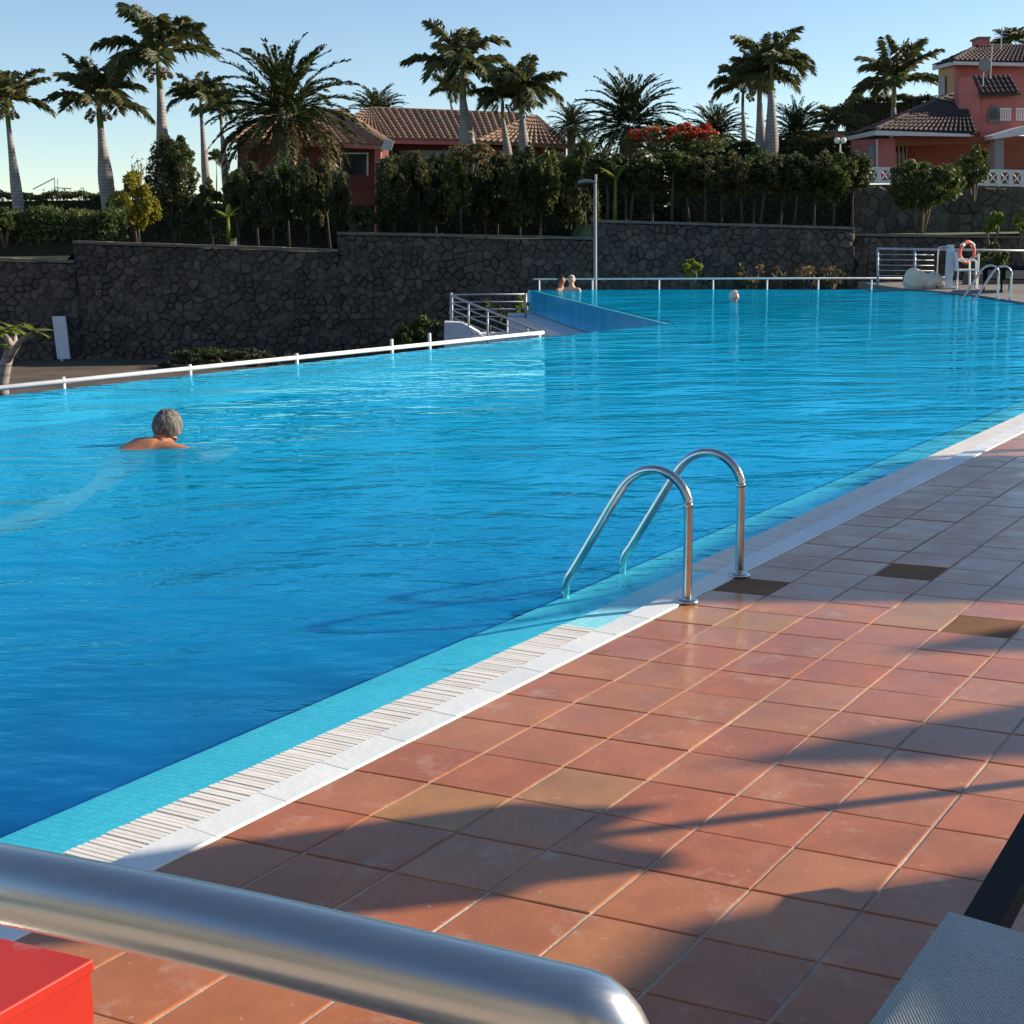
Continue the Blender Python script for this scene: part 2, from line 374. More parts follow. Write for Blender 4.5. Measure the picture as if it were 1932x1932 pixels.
# ------------------------------------------------------------------ mesh helpers
class MB:
    def __init__(s):
        s.v, s.f = [], []
    def add(s, vs, fs):
        o = len(s.v)
        s.v += [tuple(p) for p in vs]
        s.f += [tuple(i + o for i in f) for f in fs]
        return s
    def box(s, lo, hi):
        (a, b, c), (d, e, f) = lo, hi
        return s.add([(a, b, c), (d, b, c), (d, e, c), (a, e, c), (a, b, f), (d, b, f), (d, e, f), (a, e, f)],
                     [(3, 2, 1, 0), (4, 5, 6, 7), (0, 1, 5, 4), (1, 2, 6, 5), (2, 3, 7, 6), (3, 0, 4, 7)])
    def prism(s, pts, off):              # polygon pts extruded by the vector off
        n = len(pts); off = Vector(off)
        vs = [Vector(p) for p in pts] + [Vector(p) + off for p in pts]
        fs = [tuple(range(n))[::-1], tuple(range(n, 2 * n))] + [(i, (i + 1) % n, n + (i + 1) % n, n + i) for i in range(n)]
        return s.add(vs, fs)
    def tube(s, path, rad, seg=8, cap=True):
        path = [Vector(p) for p in path]
        rads = rad if isinstance(rad, (list, tuple)) else [rad] * len(path)
        o = len(s.v); k = len(path)
        nrm = None
        for i, p in enumerate(path):
            t = (path[min(i + 1, k - 1)] - path[max(i - 1, 0)]).normalized()
            if nrm is None:
                nrm = t.orthogonal().normalized()
            nrm = (nrm - t * nrm.dot(t)).normalized()
            bn = t.cross(nrm)
            for j in range(seg):
                a = 2 * math.pi * j / seg
                s.v.append(tuple(p + (nrm * math.cos(a) + bn * math.sin(a)) * rads[i]))
        for i in range(k - 1):
            for j in range(seg):
                s.f.append((o + i * seg + j, o + i * seg + (j + 1) % seg, o + (i + 1) * seg + (j + 1) % seg, o + (i + 1) * seg + j))
        if cap:
            s.f.append(tuple(o + j for j in range(seg))[::-1])
            s.f.append(tuple(o + (k - 1) * seg + j for j in range(seg)))
        return s
    def lathe(s, prof, seg=16, c=(0, 0, 0)):
        o = len(s.v)
        for r, z in prof:
            for j in range(seg):
                a = 2 * math.pi * j / seg
                s.v.append((c[0] + r * math.cos(a), c[1] + r * math.sin(a), c[2] + z))
        for i in range(len(prof) - 1):
            for j in range(seg):
                s.f.append((o + i * seg + j, o + i * seg + (j + 1) % seg, o + (i + 1) * seg + (j + 1) % seg, o + (i + 1) * seg + j))
        s.f.append(tuple(o + j for j in range(seg))[::-1])
        s.f.append(tuple(o + (len(prof) - 1) * seg + j for j in range(seg)))
        return s
    def mesh(s, name, m=None, smooth=False):
        me = bpy.data.meshes.new(name)
        me.from_pydata(s.v, [], s.f)
        bm = bmesh.new(); bm.from_mesh(me)
        bmesh.ops.recalc_face_normals(bm, faces=bm.faces)
        bm.to_mesh(me); bm.free()
        if smooth:
            me.polygons.foreach_set('use_smooth', [True] * len(me.polygons))
        if m:
            me.materials.append(m)
        return me
def link(name, me, parent=None, loc=None, **kw):
    o = bpy.data.objects.new(name, me)
    col.objects.link(o)
    if parent is not None:
        o.parent = parent
    if loc is not None:
        o.location = loc
    for k, v in kw.items():
        o[k] = v
    return o
def put(name, mb, m, parent=None, smooth=False, **kw):
    return link(name, mb.mesh(name, M[m] if isinstance(m, str) else m, smooth), parent, **kw)
def thing(name, label, cat, loc=(0, 0, 0), group=None, rotz=0.0):
    o = link(name, None, None, loc)
    o.rotation_euler = (0, 0, rotz)
    o.empty_display_size = 0.2
    tag(o, label, cat, group)
    return o
def tag(o, label, cat, group=None):
    o['label'] = label; o['category'] = cat
    if group:
        o['group'] = group
    return o
def struct(name, mb, m, smooth=False):
    return put(name, mb, m, None, smooth, kind='structure')
def np_mesh(name, verts, k, m, smooth=False):          # verts (N*k,3): N separate k-gons
    n = len(verts) // k
    me = bpy.data.meshes.new(name)
    me.vertices.add(n * k); me.vertices.foreach_set('co', np.asarray(verts, np.float32).ravel())
    me.loops.add(n * k); me.loops.foreach_set('vertex_index', np.arange(n * k, dtype=np.int32))
    me.polygons.add(n)
    me.polygons.foreach_set('loop_start', np.arange(0, n * k, k, dtype=np.int32))
    me.polygons.foreach_set('loop_total', np.full(n, k, np.int32))
    me.update(calc_edges=True)
    me.materials.append(M[m] if isinstance(m, str) else m)
    return me
ORD = ['first', 'second', 'third', 'fourth', 'fifth', 'sixth', 'seventh', 'eighth', 'ninth', 'tenth', 'eleventh', 'twelfth',
       'thirteenth', 'fourteenth', 'fifteenth', 'sixteenth', 'seventeenth', 'eighteenth']

# ------------------------------------------------------------------ pool, deck, terraces
EA = R(55.5)
PO = Vector((0.54, 4.77, 0))
PE = Vector((math.cos(EA), math.sin(EA), 0))
PN = Vector((-math.sin(EA), math.cos(EA), 0))
def pe(a, d, z=0.0):                  # a along the pool edge, d out over the water
    p = PO + PE * a + PN * d
    return Vector((p.x, p.y, z))
WZ = -0.022                           # water level
LE0, LE1 = Vector((-4.77, 12.45, 0)), Vector((2.48, 21.06, 0))
LED = (LE1 - LE0).normalized()
LEF = LE0 - LED * 16
FE1 = Vector((0.54, 34.54, 0))
FE2, FE3 = Vector((5.1, 33.31, 0)), Vector((9.26, 31.87, 0))
RE = [Vector(p) for p in ((9.62, 30.0, 0), (9.76, 27.9, 0), (9.60, 25.0, 0), (10.2, 21.0, 0), (10.0, 18.0, 0))]
D_COP, D_GR, D_SL = 0.107, 0.278, 0.56
A0, A1 = -9.0, 10.5
basin_pts = [pe(A0, D_SL), pe(A1, D_SL), *RE[::-1], FE3, FE2, FE1, LE1, LEF]
fl = MB().add([(p.x, p.y, -1.45) for p in basin_pts], [tuple(range(len(basin_pts)))])
N = len(basin_pts)
bw = MB()
for i in range(N):
    p, q = basin_pts[i], basin_pts[(i + 1) % N]
    ztop = -0.062 if i == 0 else -0.03
    bw.add([(p.x, p.y, -1.45), (q.x, q.y, -1.45), (q.x, q.y, ztop), (p.x, p.y, ztop)], [(0, 1, 2, 3)])
struct('pool_basin', fl, 'basin')
struct('pool_wall', bw, 'basin_wall')
# sloping mosaic beach between the grating and the deep water
sl = MB()
for k in range(40):
    a, b = A0 + (A1 - A0) * k / 40, A0 + (A1 - A0) * (k + 1) / 40
    sl.add([pe(a, D_GR + 0.004, -0.026), pe(b, D_GR + 0.004, -0.026), pe(b, D_SL, -0.062), pe(a, D_SL, -0.062)], [(0, 1, 2, 3)])
    sl.add([pe(a, D_GR + 0.004, -0.026), pe(b, D_GR + 0.004, -0.026), pe(b, D_GR + 0.004, -0.10), pe(a, D_GR + 0.004, -0.10)], [(0, 1, 2, 3)])
struct('sloping_pool_edge', sl, 'slope_tile')
# water surface
def inside(poly, x, y):
    c = np.zeros(x.shape, bool)
    for i in range(len(poly)):
        a, b = poly[i], poly[(i + 1) % len(poly)]
        t = (a.y > y) != (b.y > y)
        with np.errstate(divide='ignore', invalid='ignore'):
            c ^= t & (x < (b.x - a.x) * (y - a.y) / (b.y - a.y) + a.x)
    return c
water_pts = [pe(A0, D_GR + 0.006), pe(A1, D_GR + 0.006), *RE[::-1], FE3, FE2, FE1, LE1, LEF]
def inset(poly, offs):
    n = len(poly); out = []
    area = sum(poly[i].x * poly[(i + 1) % n].y - poly[(i + 1) % n].x * poly[i].y for i in range(n))
    sg = 1 if area > 0 else -1
    ln = []
    for i in range(n):
        a, b = poly[i], poly[(i + 1) % n]
        t = (b - a).normalized(); nn = Vector((-t.y, t.x, 0)) * sg
        ln.append((a + nn * offs[i], t))
    for i in range(n):
        (a, t), (b, u_) = ln[i - 1], ln[i]
        den = t.x * u_.y - t.y * u_.x
        if abs(den) < 1e-4:
            out.append(b.copy()); continue
        k = ((b.x - a.x) * u_.y - (b.y - a.y) * u_.x) / den
        out.append(a + t * k)
    return out
w_off = [0.214, .15, .15, .15, .15, .15, .15, .16, .16, .11, .11, .15]
w_in = inset(water_pts, w_off)
nw = len(water_pts)
wm = MB().add([(p.x, p.y, WZ) for p in water_pts] + [(p.x, p.y, WZ) for p in w_in], [tuple(range(nw, 2 * nw))] + [(i, (i + 1) % nw, nw + (i + 1) % nw, nw + i) for i in range(nw)])
water = struct('water', wm, 'water')
if water.data.polygons[0].normal.z < 0:
    water.data.flip_normals()
at_ = water.data.attributes.new('depth', 'FLOAT', 'FACE')
for p_ in water.data.polygons:
    at_.data[p_.index].value = 1.0 if len(p_.vertices) > 4 else 0.0
# overflow lips just under the water on the vanishing edges
def lip(p, q, wdt, inward):
    t = (q - p).normalized(); nn = Vector((-t.y, t.x, 0)) * inward
    return MB().prism([(p.x, p.y, WZ - 0.012), (q.x, q.y, WZ - 0.012), ((q + nn * wdt).x, (q + nn * wdt).y, WZ - 0.012), ((p + nn * wdt).x, (p + nn * wdt).y, WZ - 0.012)], (0, 0, -0.3))
struct('overflow_lip', lip(LEF, LE1, 0.12, -1), 'slope_tile')
struct('overflow_lip', lip(LE1, FE1, 0.12, -1), 'slope_tile')
struct('overflow_lip', lip(FE1, FE2, 0.22, -1), 'slope_tile')
struct('overflow_lip', lip(FE2, FE3, 0.22, -1), 'slope_tile')
# outer walls of the vanishing edges
def out_wall(p, q, thick, z0, z1, side):
    t = (q - p).normalized(); nn = Vector((-t.y, t.x, 0)) * side
    o = nn * thick
    return MB().prism([(p.x, p.y, z1), (q.x, q.y, z1), (q + o).to_tuple()[:2] + (z1,), (p + o).to_tuple()[:2] + (z1,)], (0, 0, z0 - z1))
wl_n = out_wall(LEF, LE1, 0.03, -2.2, -0.028, 1)
o = put('vanishing_edge_wall', wl_n, 'riser'); tag(o, 'blue tiled outer wall of the near vanishing pool edge', 'pool wall')
rw = thing('overflow_riser', 'blue tiled riser of the upper pool beside the stairs', 'pool wall', LE1)
t_ = FE1 - LE1; L_ = t_.length; t_.normalize(); n_ = Vector((-t_.y, t_.x, 0))
pan = MB().box((0, 0, 0), (0.386, 0.03, 0.56)).mesh('riser_panel', M['riser'])
ang = math.atan2(t_.y, t_.x)
for k in range(int(L_ / 0.4)):
    p = link('riser_tile', pan, rw, t_ * (k * 0.4 + 0.01) + Vector((0, 0, -0.585)) + n_ * 0.005)
    p.rotation_euler = (0, 0, ang)
put('backing', MB().prism([Vector((0, 0, -0.03)), t_ * L_ + Vector((0, 0, -0.03)), t_ * L_ + n_ * 0.012 + Vector((0, 0, -0.03)), n_ * 0.012 + Vector((0, 0, -0.03))], (0, 0, -1.2)), 'gutter', rw)
pl = out_wall(LE1 + n_ * 0.035, FE1 + n_ * 0.035, 0.55, -2.2, -0.60, 1)
o = put('white_plinth', pl, 'plinth'); tag(o, 'pale lavender plinth under the blue pool riser', 'plinth')
fw_ = out_wall(FE1, FE2, 0.03, -2.2, -0.03, 1)
o = put('far_pool_wall', fw_, 'riser'); tag(o, 'outer wall of the far pool edge beneath the low railing', 'pool wall')
fw_ = out_wall(FE2, FE3, 0.03, -2.2, -0.03, 1)
o = put('far_pool_wall', fw_, 'riser'); tag(o, 'outer wall of the far pool edge near the pale rocks', 'pool wall')

# grating channel, slats
struct('gutter_channel', MB().prism([pe(A0, D_COP + 0.002, -0.12), pe(A1, D_COP + 0.002, -0.12), pe(A1, D_GR, -0.12), pe(A0, D_GR, -0.12)], (0, 0, -0.02)), 'gutter')
gr = thing('overflow_grating', 'white slatted overflow grating along the tiled pool edge', 'grating', pe(0, 0))
gr.rotation_euler = (0, 0, EA)
skew = math.tan(R(7))
def slat_mb(dz=0.0, a=0.0, mb=None):
    mb = mb or MB()
    w, t = 0.0062, 0.018
    pts = []
    for d, s_ in ((D_COP + 0.006, -1), (D_GR - 0.004, -1), (D_GR - 0.004, 1), (D_COP + 0.006, 1)):
        pts.append((a + s_ * w - (d - D_COP) * skew, d, -0.014 + dz))
    return mb.prism(pts, (0, 0, -t))
slat = slat_mb().mesh('slat', M['grate'])
pitch = 0.0175
rest = MB()
cnt = 0
a = -3.9
while a < A1:
    if -0.22 < a < 0.78:
        a += pitch; continue
    if cnt < 300:
        s_ = link('slat', slat, gr, (a, 0, rng.uniform(-0.0012, 0.0012)))
        s_.rotation_euler = (0, 0, rng.uniform(-0.006, 0.006)); cnt += 1
    else:
        slat_mb(0, a, rest)
    a += pitch
put('far_slats', rest, 'grate', gr, kind='stuff')
for dd in (0.128, 0.150, 0.172, 0.194, 0.216, 0.238, 0.260):
    for (b0, b1) in ((-3.9, -0.22), (0.78, A1)):
        put('tie_bar', MB().box((b0, dd - 0.003, -0.026), (b1, dd + 0.003, -0.0175)), 'grate', gr)
# plain blocks beside the ladder where the grating stops
put('ladder_sill', MB().prism([(-0.22, D_COP + 0.004, -0.02), (0.78, D_COP + 0.004, -0.02), (0.76, D_GR, -0.022), (-0.24, D_GR, -0.022)], (0, 0, -0.08)), 'slope_tile', gr)

# deck
deck_pts = [pe(A0, 0, 0), pe(A1, 0, 0), Vector((10.5, 18, 0)), Vector((12, 24, 0)), Vector((60, 24, 0)), Vector((60, -30, 0)), Vector((-6, -30, 0))]
deck = struct('pool_deck', MB().prism([(p.x, p.y, -0.0032) for p in deck_pts], (0, 0, -0.3)), 'grout')
copm = {}
cl = 0.2386
def cop_mesh():
    w = cl / 2 - 0.0007
    mb = MB()
    b = 0.002
    lo = [(-w, 0.0015, -0.10), (w, 0.0015, -0.10), (w, D_COP, -0.10), (-w, D_COP, -0.10)]
    md = [(x, y, 0.0) for x, y, z in lo]
    tp = [(-w + b, 0.0015 + b, 0.004), (w - b, 0.0015 + b, 0.004), (w - b, D_COP - b, 0.004), (-w + b, D_COP - b, 0.004)]
    f = [(8, 9, 10, 11)]
    for q in (0, 4):
        f += [(q + i, q + (i + 1) % 4, q + 4 + (i + 1) % 4, q + 4 + i) for i in range(4)]
    return mb.add(lo + md + tp, f).mesh('coping_tile', M['coping'])
cm = cop_mesh()
cop = thing('pool_coping', 'white tile coping between the terracotta deck and grating', 'coping', pe(0, 0))
cop.rotation_euler = (0, 0, EA)
for k in range(int(A1 / cl) + 17):
    c_ = link('coping_tile', cm, cop, (-4.0 + k * cl, 0, rng.uniform(-0.0008, 0.0008)))
# terracotta tiles, laid parallel to the edge
TW, TL = 0.235, 0.2386
def tile_mesh():
    w, h, g, ga = TW, TL, 0.0035, 0.0016
    sk = 0.04
    base = [(-g, -h + ga), (-w + g, -h + ga + sk), (-w + g, -ga + sk), (-g, -ga)]   # x = d, y = a
    base = [(y, x) for x, y in base]
    cx = sum(p[0] for p in base) / 4; cy = sum(p[1] for p in base) / 4
    ins = [(p[0] + (cx - p[0]) * 0.025, p[1] + (cy - p[1]) * 0.025) for p in base]
    vs = [(x, y, -0.012) for x, y in base] + [(x, y, -0.0012) for x, y in base] + [(x, y, 0.0) for x, y in ins]
    f = [(8, 9, 10, 11)]
    for q in (0, 4):
        f += [(q + i, q + (i + 1) % 4, q + 4 + (i + 1) % 4, q + 4 + i) for i in range(4)]
    return MB().add(vs, f)
tms = {k: tile_mesh().mesh('terracotta_tile', M[k]) for k in ('tile', 'tile_ochre', 'tile_brown')}
deck_root = deck
special = {}
tiles = []
def visible(p):
    d = p - Vector((0, 0, H)); dep = d.dot(fw)
    if dep < 0.2: return False
    x, y = d.dot(r2) / dep * F + 966, -d.dot(u2) / dep * F + 966
    return -150 < x < W + 260 and y < W + 260
def pix(p):
    d = p - Vector((0, 0, H)); dep = d.dot(fw)
    return d.dot(r2) / dep * F + 966, -d.dot(u2) / dep * F + 966
# offsets of the courses measured from the deck
for i in range(0, 16):
    d0 = 0.0 if i == 0 else -0.225 - TW * (i - 1)
    wfac = 0.225 / TW if i == 0 else 1.0
    for j in range(-36, 14):
        a0 = -1.678 + 0.04 * (i - 1) + 0.0 - TL * j
        c = pe(a0 - TL / 2, d0 - TW / 2, 0)
        if visible(c):
            tiles.append(((c - Vector((0, 0, H))).length, i, j, a0, d0, wfac, c))
tiles.sort(key=lambda t: t[0])
marks = [((1725, 1075), 'tile_brown'), ((1425, 1103), 'tile_brown'), ((1860, 1198), 'tile_brown'), ((1430, 1166), 'tile_ochre'), ((1325, 1157), 'tile_ochre'), ((1730, 1172), 'tile_ochre'),
         ((890, 1530), 'tile_ochre'), ((1130, 1490), 'tile_ochre')]
best = {}
for (mu, mv), k in marks:
    q = min(range(len(tiles)), key=lambda z: (pix(tiles[z][6])[0] - mu) ** 2 + (pix(tiles[z][6])[1] - mv) ** 2)
    best[q] = k
extra = MB()
tb = tile_mesh()
for q, (dist, i, j, a0, d0, wfac, c) in enumerate(tiles):
    k = best.get(q) or ('tile_ochre' if rng.random() < 0.04 else 'tile')
    mw = Matrix.Translation(pe(a0, d0, rng.uniform(-0.0012, 0.0006))) @ Matrix.Rotation(EA + rng.uniform(-0.006, 0.006), 4, 'Z') @ Matrix.Rotation(rng.uniform(-0.004, 0.004), 4, 'X') @ Matrix.Rotation(rng.uniform(-0.004, 0.004), 4, 'Y') @ Matrix.Diagonal((1, wfac, 1, 1))
    if q < 300:
        t = link('terracotta_tile', tms[k], deck_root)
        t.matrix_world = mw
    else:
        extra.add([mw @ Vector(v) for v in tb.v], tb.f)
if extra.v:
    put('far_tiles', extra, 'tile', deck_root, kind='stuff')

# far deck to the right
fd = [Vector((9.3, 31.9, 0)), Vector((9.66, 30.0, 0)), Vector((9.80, 27.9, 0)), Vector((9.64, 25.0, 0)), Vector((10.25, 21.0, 0)), Vector((12, 24.05, 0)), Vector((40, 24.05, 0)), Vector((40, 36, 0)), Vector((9.3, 36, 0))]
struct('far_deck', MB().prism([(p.x, p.y, 0.0) for p in fd], (0, 0, -2.2)), mat('grey_paving', (0.22, 0.19, 0.17), (0.16, 0.14, 0.13), 2, 0.8, 0.2, 20))

# low ground around the pool, garden terrace behind the walls
WY = 37.0
struct('ground', MB().add([(-700, -300, -1.86), (700, -300, -1.86), (700, 900, -1.86), (-700, 900, -1.86)], [(0, 1, 2, 3)]), 'soil')
gx = [-120, -14.6, -12.2, -12.0, -4.9, -4.7, 2.25, 2.45, 9.45, 9.6, 120]
gz = [0.80, 0.80, 0.80, 1.00, 0.95, 1.30, 1.22, 1.62, 1.46, 1.2, 1.2]
gm = MB()
for k in range(len(gx) - 1):
    for (ya, yb) in ((WY + 0.35, 60), (60, 400)):
        gm.add([(gx[k], ya, gz[k]), (gx[k + 1], ya, gz[k + 1]), (gx[k + 1], yb, gz[k + 1]), (gx[k], yb, gz[k])], [(0, 1, 2, 3)])
struct('garden_ground', gm, 'lawn')

# ------------------------------------------------------------------ basalt retaining walls
def voronoi(Lw, top, cell, seed):
    """irregular rubble cells filling 0..Lw x 0..top"""
    rs = np.random.default_rng(seed)
    nx, nz = max(1, int(Lw / (cell * 1.15))), max(1, int(top / (cell * .8)))
    pts = []
    for i in range(-1, nx + 1):
        for j in range(-1, nz + 1):
            if rs.random() < .12:
                continue
            pts.append(((i + .5 + (.25 if j % 2 else -.25) + rs.uniform(-.42, .42)) * Lw / nx, (j + .5 + rs.uniform(-.42, .42)) * top / nz))
    pts = np.array(pts)
    out = []
    for k, p in enumerate(pts):
        if not (0 <= p[0] <= Lw and 0 <= p[1] <= top):
            continue
        d = np.hypot(*(pts - p).T)
        nb = np.argsort(d)[1:15]
        c = [(0, 0), (Lw, 0), (Lw, top), (0, top)]
        for q in nb:
            m_ = (pts[q] + p) / 2; nn = pts[q] - p
            r_ = []
            for i in range(len(c)):
                A_, B_ = c[i], c[(i + 1) % len(c)]
                da = (A_[0] - m_[0]) * nn[0] + (A_[1] - m_[1]) * nn[1]
                db = (B_[0] - m_[0]) * nn[0] + (B_[1] - m_[1]) * nn[1]
                if da <= 0: r_.append(A_)
                if (da < 0) != (db < 0):
                    t = da / (da - db); r_.append((A_[0] + (B_[0] - A_[0]) * t, A_[1] + (B_[1] - A_[1]) * t))
            c = r_
            if len(c) < 3: break
        if len(c) >= 3:
            out.append(c)
    return out
def stone_piece(c, rs, mb=None):
    c = np.array(c); ce = c.mean(0); n = len(c)
    size = math.sqrt(max(1e-4, np.ptp(c[:, 0]) * np.ptp(c[:, 1])))
    sh = 1 - min(.12, .008 / size * 1.4)
    base = ce + (c - ce) * sh
    fr = ce + (c - ce) * (sh * .70) + rs.normal(scale=.016, size=c.shape)
    pr = rs.uniform(.01, .10)
    vs = [(x, .05, z) for x, z in base] + [(x, -.01 - pr * .2, z) for x, z in base] + [(x, -pr + rs.uniform(-.015, .015), z) for x, z in fr]
    fs = [(i, (i + 1) % n, n + (i + 1) % n, n + i) for i in range(n)] + [(n + i, n + (i + 1) % n, 2 * n + (i + 1) % n, 2 * n + i) for i in range(n)] + [tuple(range(2 * n, 3 * n))]
    return (mb or MB()).add(vs, fs)
def stone_wall(label, u0, u1, v0, v1, Y, vb, cell=0.215, thick=0.45, capped=True, hide_below=None):
    """front face at distance Y from column u0 to u1, top edge at v0..v1, foot at vb"""
    u0 -= 1.6; u1 += 1.6
    a, b = at(u0, v0, Y), at(u1, v1, Y)
    zb = at((u0 + u1) / 2, vb, Y).z
    root = thing('stone_wall', label, 'wall', (a.x, Y, zb))
    Lw = b.x - a.x
    put('core', MB().prism([(0, 0.03, 0), (Lw, 0.03, 0), (Lw, 0.03, b.z - zb - 0.1), (0, 0.03, a.z - zb - 0.1)], (0, thick, 0)), 'mortar', root)
    if capped:
        cx = 0.0; k = 0
        while cx < Lw - 0.05:
            e = min(Lw, cx + 0.95)
            z0_, z1_ = a.z + (b.z - a.z) * cx / Lw - zb, a.z + (b.z - a.z) * e / Lw - zb
            put('cap_slab', MB().prism([(cx + 0.004, -0.07, z0_ - 0.075), (e - 0.004, -0.07, z1_ - 0.075), (e - 0.004, -0.07, z1_ + rng.uniform(-.006, .006)), (cx + 0.004, -0.07, z0_ + rng.uniform(-.006, .006))], (0, thick + 0.16, 0)), 'cap', root)
            cx = e
    top = min(a.z, b.z) - zb - 0.1
    cells = voronoi(Lw, max(a.z, b.z) - zb - .1, cell, int(abs(u0) * 7 + v0))
    slope = (b.z - a.z) / Lw
    zmax = lambda x: a.z + slope * x - zb - .1
    cells = [[(x, min(z, zmax(x))) for x, z in c] for c in cells]
    area = lambda c: abs(sum(c[i][0] * c[(i + 1) % len(c)][1] - c[(i + 1) % len(c)][0] * c[i][1] for i in range(len(c))))
    cells = [c for c in cells if area(c) > .01]
    cells.sort(key=lambda c: -area(c))
    rs = np.random.default_rng(int(abs(u0) * 3 + v0))
    restm = MB()
    for q, c in enumerate(cells):
        if q < 300:
            cx_, cz_ = np.mean(np.array(c), 0)
            link('stone', stone_piece([(x - cx_, z - cz_) for x, z in c], rs).mesh('stone', M['stone']), root, (cx_, 0, cz_))
        else:
            stone_piece(c, rs, restm)
    if restm.v:
        put('small_stones', restm, 'stone', root, kind='stuff')
    return root
stone_wall('low leftmost section of the dark stone retaining wall', -40, 139, 485, 491, WY - 0.03, 700)
stone_wall('stone retaining wall section behind the pale standing panel', 139, 637, 454, 470, WY, 700)
stone_wall('stone retaining wall section left of the lamp post', 637, 1119, 437, 447, WY + 0.02, 672)
stone_wall('tallest stone retaining wall section right of the lamp post', 1119, 1612, 414, 428, WY + 0.04, 600)
stone_wall('stone wall section behind the far steel railing and life ring', 1612, 2010, 440, 446, WY + 0.4, 560)
stone_wall('high stone terrace wall under the white balustrade', 1612, 2010, 344, 352, 51.0, 445, cell=0.42, capped=False)
tx = at(1612, 345, 51.3).x
struct('upper_terrace', MB().box((tx, 51.46, -2.0), (70, 140, 3.0)), 'soil')

# ------------------------------------------------------------------ houses
def poly(pts, Y):
    return [at(u, v, Y) for u, v in pts]
def solid(name, pts, Y, depth, m, parent, **kw):
    return put(name, MB().prism(poly(pts, Y), (0, depth, 0)), m, parent, **kw)
def rel(parent, o):                      # keep world place when parent sits elsewhere
    o.matrix_parent_inverse = Matrix.Translation(parent.location).inverted()
    return o
def roof_courses(parent, e0, e1, r0, r1, step, m, rad=None):
    """barrel tile courses from eave line e0-e1 to ridge line r0-r1 (world points)"""
    e0, e1, r0, r1 = map(Vector, (e0, e1, r0, r1))
    nrm = (e1 - e0).cross(r0 - e0).normalized()
    if nrm.z < 0: nrm = -nrm
    slab = MB().prism([e0, e1, r1, r0], nrm * -0.12)
    put('roof_deck', slab, m, parent)
    n = max(2, int((e1 - e0).length / step))
    rr = rad or step * 0.36
    for k in range(n):
        f = (k + 0.5) / n
        a, b = e0.lerp(e1, f), r0.lerp(r1, f)
        side = (e1 - e0).normalized()
        vs, fs = [], []
        segs = 5
        rows = max(2, int((b - a).length / 0.45))
        for q in range(rows):
            t0, t1 = q / rows, (q + 1.06) / rows
            pa, pb = a.lerp(b, t0), a.lerp(b, min(t1, 1))
            o = len(vs)
            for (p, lift, sc) in ((pa, 0.035, 1.0), (pb, 0.0, 0.82)):
                for s_ in range(segs):
                    an = math.pi * s_ / (segs - 1)
                    vs.append(p + side * (math.cos(an) * rr * sc) + nrm * (math.sin(an) * rr * sc + lift))
            fs += [(o + s_, o + s_ + 1, o + segs + s_ + 1, o + segs + s_) for s_ in range(segs - 1)]
            fs.append(tuple(o + s_ for s_ in range(segs)))
        put('tile_course', MB().add(vs, fs), m, parent)
def ridge_cap(parent, a, b, m, rad=0.12):
    put('ridge_cap', MB().tube([a, b], rad, 8), m, parent)

# red bungalow in the middle
hm = thing('red_bungalow', 'low red house with ribbed clay tile roof behind the hedge', 'house', (0, 0, 0))
zg = 0.9
def wallbox(parent, u0, u1, vt, Y, depth, m, vb=450, name='wall'):
    return solid(name, [(u0, vb), (u1, vb), (u1, vt), (u0, vt)], Y, depth, m, parent)
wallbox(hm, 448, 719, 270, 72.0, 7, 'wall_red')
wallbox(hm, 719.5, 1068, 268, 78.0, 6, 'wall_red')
# wing roof (hip)
e0, e1 = at(424, 262, 71.2), at(738, 276, 71.2)
rA, rB = at(520, 205, 76.0), at(626, 209, 76.0)
roof_courses(hm, e0, e1, rA, rB, 0.34, 'roof')
e2, e3 = at(738, 276, 71.2), at(742, 268, 80.0)
roof_courses(hm, e2, e3, rB, at(640, 207, 79), 0.34, 'roof')
ridge_cap(hm, e1, rB, 'roof', 0.10)
solid('fascia', [(424, 268), (738, 283), (738, 275.5), (424, 261.5)], 71.18, 0.1, 'wall_pink', hm)
put('eave_end', MB().prism(poly([(717, 283), (738, 283), (744, 266), (727, 262)], 71.12), (0, 0.06, 0)), 'fascia', hm)
# main roof
e0, e1 = at(738, 263, 77.2), at(905, 266, 77.2)
r0, r1 = at(700, 205, 82.0), at(985, 216, 82.0)
roof_courses(hm, e0, at(1000, 268, 77.2), r0, r1, 0.34, 'roof')
ridge_cap(hm, r0, r1, 'roof', 0.12)
ridge_cap(hm, e0, r0, 'roof', 0.10)
roof_courses(hm, at(632, 236, 79.0), at(737, 263, 77.3), at(694, 206, 82.2), r0, 0.34, 'roof')
e0, e1 = at(898, 267, 75.6), at(1076, 277, 75.6)
r0, r1 = at(1003, 219, 79.0), at(1012, 220, 79.0)
roof_courses(hm, e0, e1, r0, r1, 0.34, 'roof')
ridge_cap(hm, e0, r0, 'roof', 0.12); ridge_cap(hm, e1, r1, 'roof', 0.12)
solid('fascia', [(738, 271), (905, 274), (905, 267), (738, 264)], 77.0, 0.12, 'wall_pink', hm)
wallbox(hm, 905, 1066, 277, 76.2, 1.7, 'wall_red')
